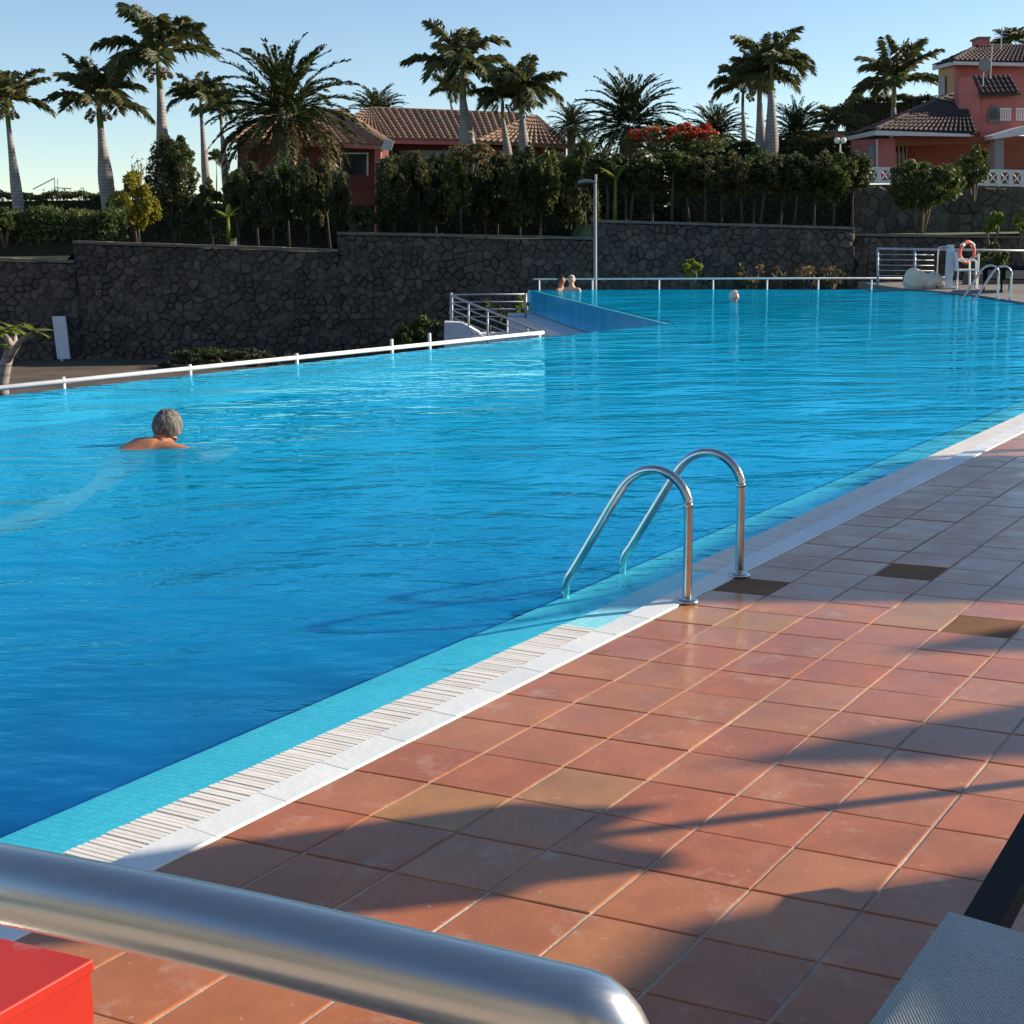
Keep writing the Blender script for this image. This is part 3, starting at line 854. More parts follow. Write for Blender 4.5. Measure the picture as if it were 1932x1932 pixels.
# window, pillar, porch of the wing
w_ = solid('window', [(644, 330), (694, 330), (694, 289), (644, 289)], 71.96, 0.03, 'glass', hm)
solid('window_frame', [(642, 331), (646, 331), (646, 288), (642, 288)], 71.90, 0.05, 'fascia', w_)
solid('window_frame', [(692, 331), (695, 331), (695, 288), (692, 288)], 71.90, 0.05, 'fascia', w_)
solid('window_frame', [(646.2, 290.5), (691.8, 290.5), (691.8, 288), (646.2, 288)], 71.90, 0.05, 'fascia', w_)
solid('pillar', [(707, 440), (718.5, 440), (718.5, 281), (707, 281)], 71.3, 0.5, 'wall_pink', hm)
solid('parapet', [(650, 388), (706, 388), (706, 358), (650, 358)], 71.6, 0.25, 'wall_red', hm)
solid('recess', [(654, 442), (704, 442), (704, 391), (654, 391)], 71.9, 0.05, 'glass', hm)  # flat dark panel standing in for the shade of the wall recess
solid('downpipe', [(464, 300), (466.5, 300), (466.5, 271), (464, 271)], 71.9, 0.06, 'wall_ochre', hm)
w_ = solid('window', [(740, 300), (900, 300), (900, 284), (740, 284)], 77.96, 0.03, 'glass', hm)
for x in (738, 790, 845, 899):
    solid('window_frame', [(x, 300), (x + 2.5, 300), (x + 2.5, 282), (x, 282)], 77.9, 0.05, 'fascia', w_)

# pink villa on the right.  photo crop (x,y) -> grid
def z5(x, y):
    return 1449 + 0.25 * x, 31.4 + 0.25 * y
def q5(*pts):
    return [z5(*p) for p in pts]
hv = thing('pink_villa', 'two storey pink villa with dark tile roofs and white balustrade terrace', 'house')
# left facade recedes from the near corner, front facade faces the pool
YV = 60.0
cA, cB = z5(625, 1250), z5(830, 1250)
def recede(u0, v0, Y0, u1, v1, Y1, ht_v0, ht_v1, m, name, thick=0.3):
    a, b = at(u0, v0, Y0), at(u1, v1, Y1)
    ta, tb = at(u0, ht_v0, Y0), at(u1, ht_v1, Y1)
    n2 = Vector((-(b - a).y, (b - a).x, 0)).normalized() * thick
    return put(name, MB().prism([a, b, tb, ta], n2), m, hv)
u0, _ = cA; u1, _ = cB
recede(u0, 346, 64.5, u1, 346, YV, z5(0, 930)[1], z5(0, 925)[1], 'wall_pink', 'wall', 0.3)
# arched shutters on the receding facade
def arch_pts(u0, u1, vb, vt, n=8):
    r = (u1 - u0) / 2; c = (u0 + u1) / 2
    rv = min(r * 1.1, (vb - vt) * 0.4)
    return [(u0, vb), (u1, vb)] + [(c + r * math.cos(math.pi * k / n), vt + rv - rv * math.sin(math.pi * k / n)) for k in range(n + 1)]
for (xa, xb, yt, Ya) in ((655, 702, 995, 63.1), (762, 812, 965, 61.0)):
    ua, ub = z5(xa, 0)[0], z5(xb, 0)[0]
    o = put('window', MB().prism(poly(arch_pts(ua - 1.5, ub + 1.5, 320, z5(0, yt)[1] - 1.5), Ya - 0.34), (0, 0.2, 0)), 'frame_grey', hv)
    put('shutter', MB().prism(poly(arch_pts(ua, ub, 320, z5(0, yt)[1]), Ya - 0.38), (0, 0.2, 0)), 'shutter', o)
solid('downpipe', q5((820, 1140), (830, 1140), (830, 925), (820, 925)), 59.85, 0.1, 'fascia', hv)
solid('wall', q5((831, 1250), (960, 1250), (960, 920), (831, 920)), YV, 0.4, 'wall_pink', hv)
solid('lintel', q5((960.5, 975), (1700, 955), (1700, 905), (960.5, 905)), YV, 0.4, 'porch', hv)  # darker porch colour stands in for the shadow on the lintel
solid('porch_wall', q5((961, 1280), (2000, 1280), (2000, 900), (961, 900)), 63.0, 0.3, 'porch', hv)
dr = solid('patio_door', q5((960, 1160), (1045, 1160), (1045, 975), (960, 975)), 62.9, 0.06, 'glass', hv)
for x in (955, 985, 1015, 1042):
    solid('door_frame', q5((x, 1160), (x + 9, 1160), (x + 9, 970), (x, 970)), 62.8, 0.06, 'column', dr)
solid('column', q5((1712, 1180), (1780, 1180), (1780, 925), (1712, 925)), 59.4, 0.9, 'column', hv)
solid('porch_fascia', q5((1698, 925), (1990, 880), (1990, 810), (1698, 895)), 59.0, 2.5, 'fascia', hv)
# lower hip roof
cl_, cc_, cr_ = at(*z5(585, 905), 65.2), at(*z5(810, 852), 59.2), at(*z5(1580, 880), 59.2)
ap = at(*z5(1435, 565), 63.6)
roof_courses(hv, cc_, cr_, ap, at(*z5(1450, 562), 63.6), 0.21, 'roof_dark')
roof_courses(hv, cl_, cc_, at(*z5(1380, 585), 65.0), ap, 0.21, 'roof_dark')
ridge_cap(hv, cc_, ap, 'roof_dark', 0.12)
solid('fascia', q5((810, 895), (1525, 905), (1525, 885), (810, 858)), 59.1, 0.12, 'fascia', hv)
a, b = at(*z5(585, 935), 65.2), at(*z5(809, 895), 59.12)
put('fascia', MB().prism([a, b, at(*z5(809, 858), 59.12), at(*z5(585, 907), 65.2)], Vector((0.08, 0.06, 0))), 'fascia', hv)
# stair turret
solid('turret', q5((1440, 870), (1600, 870), (1600, 590), (1540, 455), (1455, 455), (1440, 560)), 61.5, 0.6, 'wall_pink', hv)
solid('upper_wall', q5((1601, 905), (2000, 860), (2000, 560), (1601, 590)), 61.7, 0.6, 'wall_pink', hv)
roof_courses(hv, at(*z5(1605, 585), 61.2), at(*z5(1905, 575), 61.2), at(*z5(1540, 450), 62.9), at(*z5(1830, 445), 62.9), 0.21, 'roof_dark')
o = put('arched_window', MB().prism(poly([z5(1655 + 105 * t, 735 - 72 * math.sin(math.pi * t)) for t in [k / 10 for k in range(11)]] + [z5(1765, 800), z5(1665, 800)], 61.6), (0, 0.05, 0)), 'frame_grey', hv)
put('pane', MB().prism(poly([z5(1672 + 80 * t, 735 - 52 * math.sin(math.pi * t)) for t in [k / 10 for k in range(11)]] + [z5(1752, 772), z5(1675, 772)], 61.55), (0, 0.04, 0)), 'glass', o)
# balcony railing
for (x0, x1) in ((1755, 1835), (1875, 1990)):
    for y in (690, 776):
        solid('balcony_rail', q5((x0, y + 7), (x1, y + 7), (x1, y), (x0, y)), 60.6, 0.06, 'white_metal', hv)
    k = x0
    while k <= x1 - 6:
        solid('baluster', q5((k, 775), (k + 7, 775), (k + 7, 697.5), (k, 697.5)), 60.6, 0.05, 'white_metal', hv); k += 18
# tower
solid('tower_wall', q5((1418, 600), (1990, 600), (1990, 355), (1418, 355)), 66.0, 0.3, 'wall_pink', hv)
put('tower_side', MB().prism([at(*z5(1285, 640), 69.5), at(*z5(1417, 620), 66.0), at(*z5(1417, 352), 66.0), at(*z5(1285, 372), 69.5)], (0.2, 0.15, 0)), 'wall_ochre', hv)
w_ = put('window', MB().prism([at(*z5(1305, 590), 68.7), at(*z5(1340, 586), 67.8), at(*z5(1340, 450), 67.8), at(*z5(1305, 455), 68.7)], (-0.06, -0.05, 0)), 'shutter', hv)
tl, tc_, tr_ = at(*z5(1240, 375), 70.2), at(*z5(1400, 332), 65.3), at(*z5(1990, 345), 65.3)
t0, t1 = at(*z5(1600, 215), 69.0), at(*z5(2000, 212), 69.0)
roof_courses(hv, tc_, tr_, t0, t1, 0.21, 'roof_dark')
roof_courses(hv, tl, tc_, at(*z5(1590, 222), 70.5), t0, 0.21, 'roof_dark')
ridge_cap(hv, tc_, t0, 'roof_dark', 0.13)
solid('fascia', q5((1400, 362), (1990, 375), (1990, 350), (1400, 336)), 65.2, 0.12, 'fascia', hv)
put('fascia', MB().prism([at(*z5(1240, 405), 70.2), at(*z5(1399, 364), 65.22), at(*z5(1399, 336), 65.22), at(*z5(1240, 379), 70.2)], (0.1, 0.05, 0)), 'fascia', hv)
ch = solid('chimney', q5((1592, 225), (1675, 225), (1675, 165), (1592, 165)), 68.2, 1.0, 'wall_pink', hv)
solid('chimney_cap', q5((1586, 164), (1682, 164), (1682, 150), (1586, 150)), 68.1, 1.2, 'roof', ch)
solid('vent', q5((1455, 470), (1480, 470), (1480, 455), (1455, 455)), 65.9, 0.08, 'glass', hv)
# satellite dish
ds = thing('satellite_dish', 'pale round satellite dish on the villa roof', 'satellite dish', at(*z5(1632, 415), 60.9))
c = at(*z5(1628, 366), 60.9) - ds.location
rr = 46 * .25 / ppm(60.9)
dv = MB(); dvs = []; dfs = []
for k in range(4):
    for j in range(16):
        an = 2 * math.pi * j / 16; q = k / 3
        dvs.append((c.x + math.cos(an) * rr * q, c.y - 0.25 * rr * q * q * 1.6, c.z + math.sin(an) * rr * q * 1.08))
for k in range(3):
    dfs += [(k * 16 + j, k * 16 + (j + 1) % 16, (k + 1) * 16 + (j + 1) % 16, (k + 1) * 16 + j) for j in range(16)]
put('reflector', dv.add(dvs, dfs), 'column', ds)
put('mast', MB().tube([(c.x + .05, 0.12, -0.6), (c.x + .05, 0.12, c.z), (c.x, 0.03, c.z)], 0.03), 'grey_metal', ds)
put('receiver_arm', MB().tube([(c.x, c.y, c.z - rr), (c.x, c.y - 0.45, c.z - .05)], 0.015), 'grey_metal', ds)
an_ = thing('roof_antenna', 'thin pole antenna beside the satellite dish', 'antenna', at(*z5(1680, 415), 61.2))
put('pole', MB().tube([(0, 0, -0.3), (0, 0, (415 - 235) * .25 / ppm(61.2))], 0.03), 'grey_metal', an_)
an2 = thing('roof_antenna', 'tall antenna with short crossbars on the top roof', 'antenna', at(*z5(1755, 270), 67.5))
put('pole', MB().tube([(0, 0, -0.3), (0, 0, 170 * .25 / ppm(67.5))], 0.03), 'grey_metal', an2)
for k in range(3):
    put('crossbar', MB().tube([(-0.35, 0, 0.7 + k * .14), (0.3, 0, 0.72 + k * .14)], 0.018), 'grey_metal', an2)
# white terrace balustrade
bl = thing('terrace_balustrade', 'white balustrade with crossed panels on the villa terrace', 'balustrade')
ua = 1613
while ua < 1985:
    ub = ua + 22.6
    def bpt(u, f):
        vt, vb_ = 316.5 + (u - 1613) * 0.019, 343 + (u - 1613) * 0.025
        return at(u, vt + (vb_ - vt) * f, 50.9)
    for (p, q, w) in ((bpt(ua, 0), bpt(ub, 0), .035), (bpt(ua, 1), bpt(ub, 1), .03), (bpt(ua, 0), bpt(ua, 1.08), .035),
                      (bpt(ua + 2.5, .12), bpt(ub - 2.5, .88), .022), (bpt(ua + 2.5, .88), bpt(ub - 2.5, .12), .022),
                      (bpt(ua + 2.5, .1), bpt(ua + 2.5, .9), .018), (bpt(ub - 2.5, .1), bpt(ub - 2.5, .9), .018),
                      (bpt(ua + 2.5, .1), bpt(ub - 2.5, .1), .018), (bpt(ua + 2.5, .9), bpt(ub - 2.5, .9), .018)):
        put('rail' if w > .03 else 'panel_bar', MB().tube([p, q], w, 5), 'white_metal', bl)
    ua = ub
gl_ = thing('globe_lamp', 'twin white globe garden lamp at the end of the hedge', 'lamp', at(1584, 312, 49))
hh = (312 - 268) / ppm(49)
put('pole', MB().tube([(0, 0, -1.2), (0, 0, hh - .1)], 0.03), 'white_metal', gl_)
for dx in (-.12, .1):
    put('globe', MB().lathe([(0.01, -.11), (.08, -.085), (.115, 0), (.08, .085), (.01, .11)], 12, (dx, 0, hh)), 'white_plastic', gl_, True)

# low pavilion roof behind the villa trees, far frame on the left
pv = thing('garden_pavilion', 'low flat roofed ochre shed behind the palms', 'shed', (0, 0, 0))
solid('wall', [(1508, 295), (1600, 295), (1600, 252), (1508, 252)], 76, 3, 'wall_ochre', pv)
solid('roof', [(1502, 252), (1606, 252), (1606, 247), (1502, 247)], 75.6, 4, 'cap', pv)
fr_ = thing('metal_frame', 'thin grey metal frame standing above the far hedge', 'frame', at(103, 372, 90))
def fbar(u0, v0, u1, v1):
    put('bar', MB().tube([at(u0, v0, 90) - fr_.location, at(u1, v1, 90) - fr_.location], 0.035, 5), 'grey_metal', fr_)
for s_ in ((62, 357, 103, 336), (103, 335, 103, 372), (109, 337, 109, 372), (103, 354, 134, 356), (134, 355, 134, 372), (152, 355, 158, 355), (158, 355, 158, 372)):
    fbar(*s_)
def rebase(root, p):
    p = Vector(p)
    root.location = p
    for ch in root.children:
        ch.location = ch.location - p
rebase(hm, (at(760, 440, 74).x, 74, 0.95))
rebase(hv, (at(1800, 340, 60).x, 60, 3.0))
rebase(bl, at(1613, 345, 50.9))
rebase(pv, at(1550, 295, 76))
# ------------------------------------------------------------------ plants
def unit(n):
    v = nrg.normal(size=(n, 3)); return v / np.linalg.norm(v, axis=1, keepdims=True)
def leaf_quads(centres, size, aspect=0.5, upbias=0.0):
    n = len(centres)
    t = unit(n); t[:, 2] += upbias; t /= np.linalg.norm(t, axis=1, keepdims=True)
    b = np.cross(t, unit(n)); b /= np.linalg.norm(b, axis=1, keepdims=True) + 1e-9
    s = size * nrg.uniform(0.6, 1.3, (n, 1))
    L, Wd = t * s * 0.5, b * s * 0.5 * aspect
    q = np.stack([centres - L, centres + Wd, centres + L, centres - Wd], 1)
    return q.reshape(-1, 3)
def blob_points(n, clumps, shape=(1, 1, 1), clump_r=0.3, low_cut=-1.0):
    """leaf centres on clumps spread through a unit-ish ellipsoid"""
    c = unit(clumps) * nrg.uniform(0.35, 0.92, (clumps, 1)) ** 0.6
    c[:, 2] = np.maximum(c[:, 2], low_cut)
    k = nrg.integers(0, clumps, n)
    r = clump_r * nrg.uniform(0.6, 1.25, clumps)[k][:, None]
    p = c[k] + unit(n) * r * nrg.uniform(0.55, 1.0, (n, 1))
    return p * np.array(shape)
def bush_mesh(name, m, rx, ry, rz, n=2500, clumps=26, leaf=0.16, clump_r=0.3, aspect=0.5, low=-1.0):
    p = blob_points(n, clumps, (rx, ry, rz), clump_r, low)
    return np_mesh(name, leaf_quads(p, leaf, aspect), 4, m)
def box_mesh(name, m, sx, sy, sz, n, leaf=0.16, rough=0.12):
    """clipped hedge: leaves near the faces of a box with lumpy sides"""
    p = nrg.uniform(-1, 1, (n, 3))
    ax = nrg.choice(3, n, p=[0.25, 0.40, 0.35])
    sg = np.where(nrg.random(n) < 0.5, -1.0, 1.0)
    sg = np.where(ax == 2, np.abs(sg), sg)
    p[np.arange(n), ax] = sg
    p *= np.array([sx, sy, sz]) / 2
    lump = 0.5 * np.sin(p[:, 0] * 2.1 + 1.3) + 0.5 * np.sin(p[:, 0] * 4.7 + p[:, 2] * 3.0)
    p[:, 2] += np.where(p[:, 2] > 0, lump * rough, 0)
    p += nrg.normal(scale=rough * 0.6, size=p.shape)
    return np_mesh(name, leaf_quads(p, leaf, 0.5), 4, m)
def trunk(path, rads, m, parent, name='trunk', seg=9):
    return put(name, MB().tube(path, rads, seg), m, parent, True)

# palm crowns ------------------------------------------------
def frond_tris(L, elev, az, droop, leaf, n_side, hang, vee, fwd=(.35, .9), wid=.013):
    """one feather frond: returns triangles (leaflets) and the rachis path"""
    path = []
    p = np.zeros(3); el = elev
    seg = 14
    for k in range(seg + 1):
        path.append(p.copy())
        d = np.array([math.cos(el) * math.cos(az), math.cos(el) * math.sin(az), math.sin(el)])
        p = p + d * L / seg
        el -= droop / seg * (0.5 + 1.2 * k / seg)
    path = np.array(path)
    tri = []
    side0 = np.array([-math.sin(az), math.cos(az), 0.0])
    for s in (-1, 1):
        f = nrg.uniform(0.10, 1.0, n_side) ** 0.9
        for t in f:
            x = t * seg; i = min(int(x), seg - 1); q = path[i] + (path[i + 1] - path[i]) * (x - i)
            tg = path[i + 1] - path[i]; tg = tg / np.linalg.norm(tg)
            upv = np.cross(side0, tg) * -1
            if upv[2] < 0: upv = -upv
            ll = leaf * (0.45 + 1.1 * math.sin(math.pi * min(0.97, 0.12 + 0.82 * t))) * nrg.uniform(0.75, 1.15)
            d = side0 * s * nrg.uniform(0.6, 1.0) + tg * nrg.uniform(*fwd) + upv * vee * nrg.uniform(-0.4, 1.2)
            d = d / np.linalg.norm(d)
            mid = q + d * ll * 0.55
            tip = mid + (d + np.array([0, 0, -hang * nrg.uniform(0.5, 1.5)])) * ll * 0.45
            wv = np.cross(d, upv + nrg.normal(scale=0.5, size=3)); wv = wv / (np.linalg.norm(wv) + 1e-9) * wid
            tri.append((q - tg * 0.012, mid + wv, tip)); tri.append((q + tg * 0.012, mid - wv, mid + wv * 0.9))
            tri.append((mid - wv, tip, mid + wv))
    return tri, path
def royal_crown(seed, nf=14, scale=1.0):
    global nrg
    nrg = np.random.default_rng(seed)
    T = []; rb = MB()
    for k in range(nf):
        t = k / nf
        elev = R(80 - 84 * t + nrg.uniform(-9, 9))
        az = k * 2.39996 + nrg.uniform(-0.25, 0.25)
        L = nrg.uniform(2.1, 2.7) * (0.8 if k < 2 else 1)
        tri, path = frond_tris(L, elev, az, R(nrg.uniform(35, 95)), 0.52, 58, 0.8, 0.30, (.35, .9), .0095)
        T += tri
        rb.tube([Vector(p) for p in path[::2]], [0.035 - 0.004 * i for i in range(len(path[::2]))], 4, False)
    a = np.array(T).reshape(-1, 3)
    return np_mesh('crown', a, 3, 'frond'), rb.mesh('rachis', M['shaft'])
def date_crown(seed, nf=105):
    global nrg
    nrg = np.random.default_rng(seed)
    A, B = [], []
    for k in range(nf):
        t = k / nf
        elev = R(88 - 118 * t ** 0.9 + nrg.uniform(-7, 7))
        az = k * 2.39996 + nrg.uniform(-0.2, 0.2)
        tri, path = frond_tris(nrg.uniform(2.9, 3.4), elev, az, R(nrg.uniform(48, 78)), 0.26, 74, 0.10, 0.35, (.8, 1.5), .027)
        (B if t > 0.80 else A).extend(tri)
    return np_mesh('crown', np.array(A).reshape(-1, 3), 3, 'frond2'), np_mesh('dry_fronds', np.array(B).reshape(-1, 3), 3, 'dry')
ROY = [royal_crown(s, nf) for s, nf in ((11, 14), (12, 13), (13, 15), (14, 12), (15, 16), (16, 13))]
DAT = [date_crown(s) for s in (21, 22)]
nrg = np.random.default_rng(5)
FL = bush_mesh('flower_stalk', 'inflor', 0.22, 0.22, 0.42, 420, 8, 0.12, 0.4)
def royal(label, uc, vc, ub, vb, Y, rpx, seed, bulge=1.0, stalk=True, lean=0.0):
    base = at(ub, vb, Y); base.z = min(base.z, 1.0)
    top = at(uc, vc, Y)
    root = thing('royal_palm', label, 'palm tree', base, 'palms in the garden')
    sc = rpx / ppm(Y) / 2.35
    tp = top - base
    b2 = at(ub, vb, Y) - base
    sh = max(0.5, 1.25 * sc)
    pts, rads = [], []
    w = 0.24 * sc * bulge
    for k in range(9):
        f = k / 8
        pts.append(b2.lerp(tp - Vector((0, 0, sh)), f))
        rads.append(w * (1.05 - 0.22 * f + 0.24 * math.exp(-((f - 0.38) / 0.22) ** 2) - 0.75 * max(0, f - 0.55)))
    if b2.z > 0.3:
        pts.insert(0, Vector((b2.x * 0.6, 0, -0.1))); rads.insert(0, w * 1.2)
    trunk(pts, rads, 'pale_trunk', root)
    trunk([tp - Vector((0, 0, sh)), tp - Vector((0, 0, sh * 0.5)), tp + Vector((0, 0, 0.12))], [rads[-1] * 1.0, rads[-1] * 1.05, rads[-1] * 0.5], 'shaft', root, 'crownshaft')
    cm_, rm_ = ROY[seed % 6]
    for nme, me in (('crown', cm_), ('rachis', rm_)):
        c = link(nme, me, root, tp)
        c.scale = (sc, sc, sc * (0.9 + 0.07 * (seed % 4))); c.rotation_euler = (0.05 * math.sin(seed), 0.09 * math.cos(seed * 2), seed * 1.3)
    if stalk:
        for k in range(2):
            c = link('flower_stalk', FL, root, tp + Vector((-0.32 + .6 * k, -0.25, -0.62 * sc)))
            c.scale = (sc,) * 3; c.rotation_euler = (0, 0.5 - k, 0)
    return root
def date(label, uc, vc, Y, rpx, seed, vb=440):
    base = at(uc, vb, Y); base.z = 1.0
    top = at(uc, vc, Y)
    root = thing('date_palm', label, 'palm tree', base, 'palms in the garden')
    sc = rpx / ppm(Y) / 2.75
    tp = top - base
    trunk([(0, 0, -0.2), tp * 0.5, tp - Vector((0, 0, 0.7 * sc)), tp], [0.42 * sc, 0.40 * sc, 0.52 * sc, 0.25 * sc], 'bark', root)
    for nme, me in zip(('crown', 'dry_fronds'), DAT[seed % 2]):
        c = link(nme, me, root, tp)
        c.scale = (sc, sc, sc * 1.0); c.rotation_euler = (0, 0, seed * 0.9 + 0.4)
    return root
royal('royal palm cut by the left edge of the picture, with flared pale trunk', 12, 190, 42, 448, 58, 86, 1, 1.0)
royal('royal palm second from the left with swollen grey trunk base', 186, 190, 206, 400, 62, 92, 2, 1.25)
royal('tallest royal palm on the left, crown highest in the sky', 298, 105, 313, 400, 62, 108, 3, 1.05)
royal('slim royal palm partly behind the big date palm, left side', 378, 185, 393, 400, 68, 66, 4, 0.95)
royal('royal palm trunk rising between slim palm and red house', 416, 205, 430, 400, 72, 52, 5, 1.1, False)
royal('tiny far palm seen between two trunks beside the red house', 408, 300, 409, 372, 120, 24, 6, 0.5, False)
royal('tall royal palm in front of the clay tile roof', 872, 130, 887, 330, 66, 98, 7, 1.3)
royal('small royal palm behind the roof ridge', 850, 172, 860, 230, 92, 42, 8, 0.8, False)
royal('drooping royal palm with green crown beside the tall one', 948, 185, 964, 330, 66, 66, 9, 1.0)
royal('royal palm with golden crown at the right end of the roof', 984, 170, 992, 330, 65, 78, 10, 1.25)
royal('thin leftmost royal palm of the trio above the red flowers', 1402, 165, 1409, 330, 68, 66, 11, 0.8)
royal('middle royal palm of the trio above the red flowers', 1434, 145, 1438, 330, 64, 78, 12, 1.15)
royal('rightmost and tallest royal palm of the trio above red flowers', 1456, 122, 1457, 330, 63, 84, 13, 1.25, True)
royal('royal palm with wide crown left of the pink villa', 1688, 155, 1690, 330, 74, 84, 14, 1.0, False)
royal('dark young palm with upright fronds left of the villa', 1580, 235, 1580, 330, 66, 58, 15, 0.7, False)
royal('palm crown at the top right above the villa roof', 1908, 78, 1910, 260, 95, 40, 16, 0.7, False)
date('large dark date palm in front of the red house', 537, 222, 60, 135, 0)
date('date palm crown peeking over the roof ridge', 712, 222, 98, 58, 1, 300)
date('broad date palm left of the red flowering tree', 1187, 240, 62, 98, 2)
date('date palm behind the red flowers and trio', 1350, 262, 72, 66, 3)
date('pale green date palm right of the royal trio', 1502, 255, 74, 62, 4)
date('small date palm at the right end of the clay roof', 1078, 240, 74, 44, 5)

# hedges and shrubs ---------------------------------------------
CR = [bush_mesh('crown', mm_, 0.42, 0.40, 0.62, 2300, 22, 0.13, 0.38) for mm_ in ('leaf', 'leaf_olive', 'leaf', 'leaf_olive', 'leaf_mid')]
CR2 = [bush_mesh('crown', mm_, 0.55, 0.5, 1.0, 3600, 40, 0.14, 0.26) for mm_ in ('leaf', 'leaf_olive', 'leaf', 'leaf_mid')]
def hedge_tree(label, u, vt, vb, Y, wpx, crown_frac, variants, k, group, m_tr='bark_dark'):
    base = at(u, vb, Y)
    hgt = (vb - vt) / ppm(Y); wd = wpx / ppm(Y)
    root = thing('hedge_tree', label, 'hedge tree', base, group)
    me = variants[k % len(variants)]
    dims = (0.42, 0.40, 0.62) if variants is CR else (0.55, 0.5, 1.0)
    ch = hgt * crown_frac
    c = link('crown', me, root, (0, 0, hgt - ch / 2))
    c.scale = (wd / (2 * dims[0]) * rng.uniform(1.0, 1.2), 1.2 * wd / (2 * dims[0]), ch / (2 * dims[2]))
    c.rotation_euler = (0, 0, rng.choice((0, math.pi)))
    x = rng.uniform(-.22, .22)
    trunk([(x, 0, -0.4), (x * 0.5 + rng.uniform(-.05, .05), 0, hgt * 0.35), (rng.uniform(-.08, .08), 0, hgt - ch * 0.6)], [0.05, 0.04, 0.03], m_tr, root)
    return root
g = 'hedge trees along the wall right of the lamp post'
for k in range(16):
    u = 1142 + k * 30.5 + rng.uniform(-8, 8)
    if 1236 < u < 1275:
        vt, cf = 290, 0.30
    else:
        vt, cf = 294 + rng.uniform(-9, 9), 0.54 + rng.uniform(-.05, .1)
    lab = 'thin trunked dark hedge tree, %s from the lamp post' % ORD[k]
    hedge_tree(lab, u, vt + (k > 12) * 5, 417 + k * 0.8, 43 + 0.8 * (k % 2), 60, cf, CR, k, g)
g = 'tall dark shrubs between the red house pillar and the lamp post'
for k in range(10):
    u = 742 + k * 40 + rng.uniform(-7, 7)
    hedge_tree('dark bushy hedge shrub, %s right of the red house pillar' % ORD[k], u, 297 + rng.uniform(-14, 10) - 6 * (k > 6), 437 + k, 44.5 + (k % 3) * .7, 60, 0.86, CR2, k, g)
g = 'dark columnar shrubs in front of the red house'
for k, u in enumerate((452, 482, 512, 545, 578, 610, 640)):
    hedge_tree('dark columnar shrub, %s from the left below the big date palm' % ORD[k], u, (325, 312, 318, 305, 308, 306, 330)[k], 446, 45 + (k % 2), 44, 0.86, CR2, k, g)
o = hedge_tree('dark pointed cypress shrub left of the red house', 397, 322, 448, 46, 52, 0.95, [bush_mesh('crown', 'leaf', 0.42, 0.40, 0.62, 2300, 30, 0.13, 0.26)], 0, None)
def hedge_back(label, u0, u1, vt, vb, Y, m='leaf', n=6000, depth=1.4, leaf=.16):
    a, b = at(u0, vb, Y), at(u1, vt, Y)
    me = box_mesh('foliage', m, b.x - a.x, depth, b.z - a.z, n, leaf)
    root = thing('hedge', label, 'hedge', (0.5 * (a.x + b.x), Y, a.z))
    link('foliage', me, root, (0, 0, 0.5 * (b.z - a.z)))
    put('dark_core', MB().box((-(b.x - a.x) / 2 + .15, -depth / 2 + .25, -0.5), ((b.x - a.x) / 2 - .15, depth / 2 - .25, (b.z - a.z) - .25)), mat('hedge_inside', (0.022, 0.026, 0.015), (0.036, 0.032, 0.022), 3, 0.95, 0.8, 12), root)  # solid dark box standing in for the shade inside the hedge
    return root
hedge_back('long low dark hedge at the far left below the sky', -60, 300, 366, 455, 66, n=14000)
hedge_back('dark hedge behind the cypress and yellow shrub', 270, 440, 372, 450, 56, n=6000)
hedge_back('lit low hedge along the left wall under the royal palms', -60, 220, 402, 456, 45, 'leaf_mid', 6500)
hedge_back('dark hedge band behind the thin trunks, left of the bright gap', 1120, 1236, 330, 430, 52, n=6000)
hedge_back('dark hedge band behind the thin trunks, right of the bright gap', 1276, 1612, 322, 430, 52, n=13000)
hedge_back('low hedge under the bright gap in the trees', 1236, 1276, 378, 430, 52.2, n=2500)
hedge_back('dense dark hedge mass behind the shrubs under the clay roof', 722, 1122, 302, 446, 50, n=14000)
hedge_back('dark hedge mass behind the columnar shrubs of the red house', 445, 648, 330, 448, 50, n=9000)
hedge_back('dark green tree mass left of the villa roof', 1600, 1760, 185, 300, 82, n=9000, leaf=.2)
hedge_back('dark tree belt below the royal trio', 1300, 1620, 268, 330, 66, n=9000, leaf=.2)

def bush(name, label, u, vt, vb, Y, wpx, m, n=3000, clumps=30, leaf=.14, clump_r=.3, stems=4, cat='shrub', lift=0.0, ry=None, stem_m='bark', group=None):
    base = at(u, vb, Y)
    hgt, wd = (vb - vt) / ppm(Y), wpx / ppm(Y)
    root = thing(name, label, cat, base, group)
    rz = hgt * (1 - lift) / 2
    me = bush_mesh('crown', m, wd / 2 * .85, (ry or wd / 2) * .85, rz * .85, n, clumps, leaf, clump_r)
    link('crown', me, root, (0, 0, hgt - rz))
    for k in range(stems):
        a = k * 2.4
        e = Vector((math.cos(a) * wd * .22, math.sin(a) * wd * .2, hgt - rz * rng.uniform(.5, 1.2)))
        trunk([(e.x * .15, e.y * .15, -0.25), e * .5 + Vector((rng.uniform(-.1, .1), 0, 0)), e], [.05, .035, .015], stem_m, root, 'stem', 6)
    return root
bush('ivy_tree', 'tall dark rounded tree with lit top right of the yellow shrub', 333, 253, 448, 50, 118, 'leaf', 9000, 70, .14, .24, 3, 'tree')
bush('ivy_tree', 'green leafy top hanging beside the tall dark tree', 345, 256, 320, 49, 62, 'leaf_mid', 1800, 22, .13, .3, 2, 'tree')
bush('yellow_shrub', 'yellow green shrub lit by the sun on the left', 258, 328, 448, 47, 100, 'leaf_yellow', 5200, 36, .16, .28)
bush('dark_shrub', 'dark green shrub left of the yellow one', 222, 378, 448, 46, 60, 'leaf_mid', 1800, 18)
